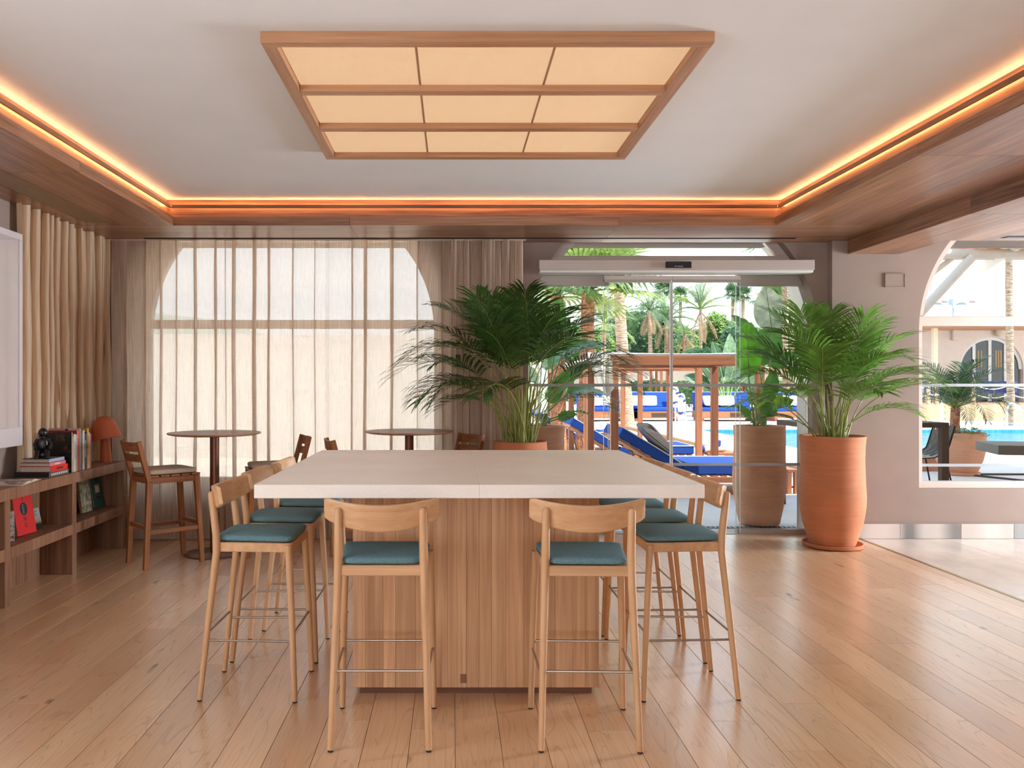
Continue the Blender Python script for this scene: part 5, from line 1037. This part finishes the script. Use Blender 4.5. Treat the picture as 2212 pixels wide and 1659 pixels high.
# timber deck wall with rope fence
dw = empty('timber_deck', (17.5, 33.7, -.02), 0, 'raised timber deck with a plank front behind the pool', 'deck'); PINE = wood('pine_plank', (186, 142, 104), (220, 184, 148), 'x', .7, 30, 5, .1, knots=1)
pmsh = [MB().box(0, 2.38, -.03, .03, 0, .128).mesh('plank', PINE, .004) for _ in range(1)][0]
for r_ in range(5):
    for k in range(6): inst('plank', pmsh, dw, (k*2.4-1.2*(r_ % 2), 0, .0+r_*.132))
box('deck_floor', wood('deck_boards', (150, 118, 92), (184, 150, 120), 'x', .7), (-1.2, 14.4, .03, 6.0, .50, .66), dw)
rf = empty('rope_fence', (17.5, 33.7, .64), 0, 'white rope fence on round timber posts along the deck', 'fence'); ROPE = plain('white_rope', (232, 226, 214), .9)
px_ = [XW(u, 33.7)-17.5 for u in (1950, 2010, 2028, 2108, 2184, 2260)]
for x in px_: MB().tube([(x, .15, 0), (x, .15, .93)], .075, 10).build('post', wood('fence_post', (196, 158, 110), (222, 188, 142), 'z', .7), rf, smooth=True)
for a, b in zip(px_[:-1], px_[1:]):
    for z in (.78, .42): MB().tube([(a+(b-a)*k/8, .06, z-.16*math.sin(math.pi*k/8)*min(1, (b-a)/1.2)) for k in range(9)], .020, 6).build('rope', ROPE, rf, smooth=True)
# blue garden chairs behind the rope
NAVY = plain('navy_mesh', (44, 54, 104), .6)
ch = empty('garden_chair')
box('seat', NAVY, (-.24, .24, -.24, .24, .42, .45), ch, .004); MB().grid(lambda u, v: (-.23+.46*u, .22+.08*v, .45+.50*v), 4, 4).build('backrest', NAVY, ch, fix=False)
for s in (-1, 1):
    MB().tube([(s*.24, -.22, 0), (s*.24, -.22, .62), (s*.24, .22, .62)], .014, 6).build('leg', NAVY, ch); MB().tube([(s*.24, .26, 0), (s*.24, .22, .45), (s*.23, .31, .97)], .014, 6).build('leg', NAVY, ch)
for k, (u, Z, a) in enumerate(((2016, 36, .4), (2050, 36.4, -2.6), (2088, 36, .3), (2128, 36.2, 2.8), (2166, 36.3, -.5), (2200, 36, .2))):
    o = ch if k == 0 else copy_tree(ch); o.location = (XW(u, Z), Z, .64); o.rotation_euler = (0, 0, a)
    tag(o, ('navy garden chair by the window frame behind the rope', 'navy garden chair turned away, second from the window frame', 'navy garden chair left of the middle rope post', 'navy garden chair right of the middle rope post', 'navy garden chair beside the weathered palm trunk', 'navy garden chair at the picture edge behind the rope')[k], 'chair', 'navy garden chairs on the deck')
# pool rails
for k, (u, s_) in enumerate(((2184, 1.0), (2200, .8))):
    Z = 29.2; x = XW(u, Z); o = MB().tube([(x-.14, Z, -.02), (x-.14, Z, .62*s_), (x-.05, Z, .80*s_), (x+.10, Z, .80*s_), (x+.25, Z, .62*s_), (x+.55, Z-.1, .0)], .035, 8).build('pool_rail', plain('chrome', (222, 226, 230), .12, 1), None, smooth=True)
    tag(o, 'taller chrome pool rail in front of the deck wall' if k == 0 else 'shorter chrome pool rail at the picture edge', 'pool rail')
tag(MB().tube([(XW(2034, 33), 33, -.02), (XW(2034, 33), 33, .86)], .035, 8).build('white_pole', SM, None), 'thin white pole before the timber deck wall', 'pole')
# arched facade with battlements
FAC = plaster('facade_render', (226, 214, 206), .05, .5, 6); fb = empty('far_building', (21.5, 40, -.02), 0, 'white rendered building with battlements and an arched glass front', 'building')
Wf = 9.5; ac_ = XW(2142, 40)-21.5; arc_ = 1.53; z0 = 2.2
L_ = [(ac_-arc_, z0)]+[(ac_-arc_*math.cos(math.pi*k/24), z0+arc_*math.sin(math.pi*k/24)) for k in range(25)]
wallm = MB().box(-.5, ac_-arc_, 0, .5, 0, 4.7).box(ac_+arc_, Wf, 0, .5, 0, 4.7).box(ac_-arc_, ac_+arc_, 0, .5, z0+arc_, 4.7)
for p, q in zip(L_[1:-1], L_[2:]): wallm.prism([p, q, (q[0], z0+arc_), (p[0], z0+arc_)], (0, .5), 'y')
wallm.build('facade', FAC, fb); box('roof_slab', FAC, (-.5, Wf, .5, 6.0, 4.4, 4.62), fb)
for u0, u1 in ((1975, 2058), (2073, 2155), (2171, 2260)): box('merlon', FAC, (XW(u0, 40)-21.5, XW(u1, 40)-21.5, 0, .5, 4.7, 5.3), fb, .08, seg=2)
FRW = plain('facade_frame', (226, 230, 232), .5); DG2 = plain('dark_glass', (38, 44, 44), .08, 0, 0, 6, 0, .8)
af = MB()
for k in range(24): a, b = math.pi*k/24, math.pi*(k+1)/24; af.prism([(ac_-math.cos(a)*arc_, z0+math.sin(a)*arc_), (ac_-math.cos(b)*arc_, z0+math.sin(b)*arc_), (ac_-math.cos(b)*(arc_-.13), z0+math.sin(b)*(arc_-.13)), (ac_-math.cos(a)*(arc_-.13), z0+math.sin(a)*(arc_-.13))], (.12, .22), 'y')
af.build('arch_frame', FRW, fb)
for x0, x1, k in ((-1.4, -.82, 0), (-.70, -.10, 1), (.12, .70, 2), (.82, 1.4, 3)):
    n_ = 6; tp_ = [(ac_+x0+(x1-x0)*i/n_, z0+math.sqrt(max(.01, (arc_-.12)**2-(x0+(x1-x0)*i/n_)**2))) for i in range(n_+1)]
    MB().prism([(ac_+x0, .7), (ac_+x1, .7)]+tp_[::-1], (.18, .20), 'y').build('pane', DG2, fb)
for x in (-.76, .01, .76): box('mullion', FRW, (ac_+x-.07, ac_+x+.07, .13, .22, .66, z0+math.sqrt((arc_-.1)**2-x*x)), fb)
box('canopy', plain('facade_canopy', (206, 160, 128), .8), (-.5, Wf, -3.6, -.001, 4.06, 4.16), fb)
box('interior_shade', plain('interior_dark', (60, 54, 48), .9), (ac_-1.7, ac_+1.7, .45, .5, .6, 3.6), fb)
for k, x in enumerate((-.55, -.40, .30, .42, .54)): box('curtain_strip', plain('gold_strip', (196, 160, 104), .7), (ac_+x, ac_+x+.05, .172, .179, 2.3, 3.1), fb)
tag(MB().lathe([(.02, 0), (.13, .05), (.17, .18), (.16, .30), (.08, .40), (.02, .42)], 20).build('wall_lantern', plain('lantern_shell', (206, 196, 180), .7), None, (XW(2157, 39.8), 39.80, 3.72), smooth=True), 'round pale wall lantern above the arched facade', 'lantern')
tag(MB().lathe([(.14, 0), (.13, .22), (.12, .32), (.02, .33)], 18).build('wall_lantern', plain('lantern_red', (172, 92, 84), .6), None, (XW(2094, 39.8), 39.80, 4.05), smooth=True), 'red wall lantern beside the arched facade', 'lantern')
tag(MB().box(-.14, .14, -.1, .1, 0, .5).build('wall_box', FAC, None, (XW(2064, 39.85), 39.88, 3.55), bevel=.02), 'white meter box on the facade left of the red lantern', 'box')
tag(MB().box(-.10, .10, -.1, .1, 0, 3.4).build('pale_pillar', plain('pale_pillar', (232, 226, 200), .8), None, (XW(2019, 38.5), 38.5, .645)), 'slim pale pillar before the facade near the window frame', 'pillar')
# air conditioners and the metal shed behind
CLAD = N('ribbed_cladding'); CLAD.set(.5); wv = CLAD.n('TexWave', wave_type='BANDS', bands_direction='X'); wv.inputs['Scale'].default_value = 2.2; CLAD.l(CLAD.coords(), wv.inputs[0]); CLAD.base(CLAD.ramp(wv.outputs['Fac'], [(.0, sr((160, 174, 184))), (.12, sr((186, 198, 206))), (1, sr((190, 202, 210)))])); CLAD = CLAD.m
sh = empty('metal_shed', (27.5, 52, -.1), 0, 'pale blue ribbed metal shed rising behind the battlements', 'building')
for k in range(6): z0_, z1_ = 7.3+min(k, 3)*.62, 7.3+min(k+1, 3)*.62; MB().prism([(k*2.3+.01, 0), (k*2.3+2.29, 0), (k*2.3+2.29, z1_), (k*2.3+.01, z0_)], (0, .1), 'y').build('cladding_panel', CLAD, sh)
for u, w_, lb in ((2084, 1.2, 'air conditioner with a round fan in the gap of the battlements'), (2030, .9, 'air conditioner half hidden behind the battlements by the strut')):
    t = empty('air_conditioner', (XW(u, 42.5)-w_/2, 42.5, 4.6), 0, lb, 'air conditioner', 'rooftop air conditioners'); box('casing', plain('ac_grey', (170, 182, 188), .5), (0, w_, 0, .5, 0, 1.22), t, .02); MB().lathe([(.40, 0), (.40, .02), (.05, .03)], 24).build('fan_guard', plain('ac_dark', (104, 120, 128), .6), t, (w_*.36, -.001, .62), (math.pi/2, 0, 0))
    for dx, dz in ((0, .05), (-.035, -.01), (.035, -.01)): MB().prism([(w_-.30+dx, 1.02+dz), (w_-.265+dx, 1.05+dz), (w_-.30+dx, 1.08+dz), (w_-.335+dx, 1.05+dz)], (-.006, -.001), 'y').build('emblem', plain('emblem_red', (206, 40, 44), .5), t)
    for k in range(4): box('letter', plain('ac_letter', (70, 78, 84), .5), (w_-.24+k*.045, w_-.21+k*.045, -.006, -.001, 1.03, 1.08), t)
for o in list(bpy.data.objects):
    if o.parent is None and o.type == 'MESH' and 'kind' not in o and 'label' not in o: print('UNLABELLED', o.name)
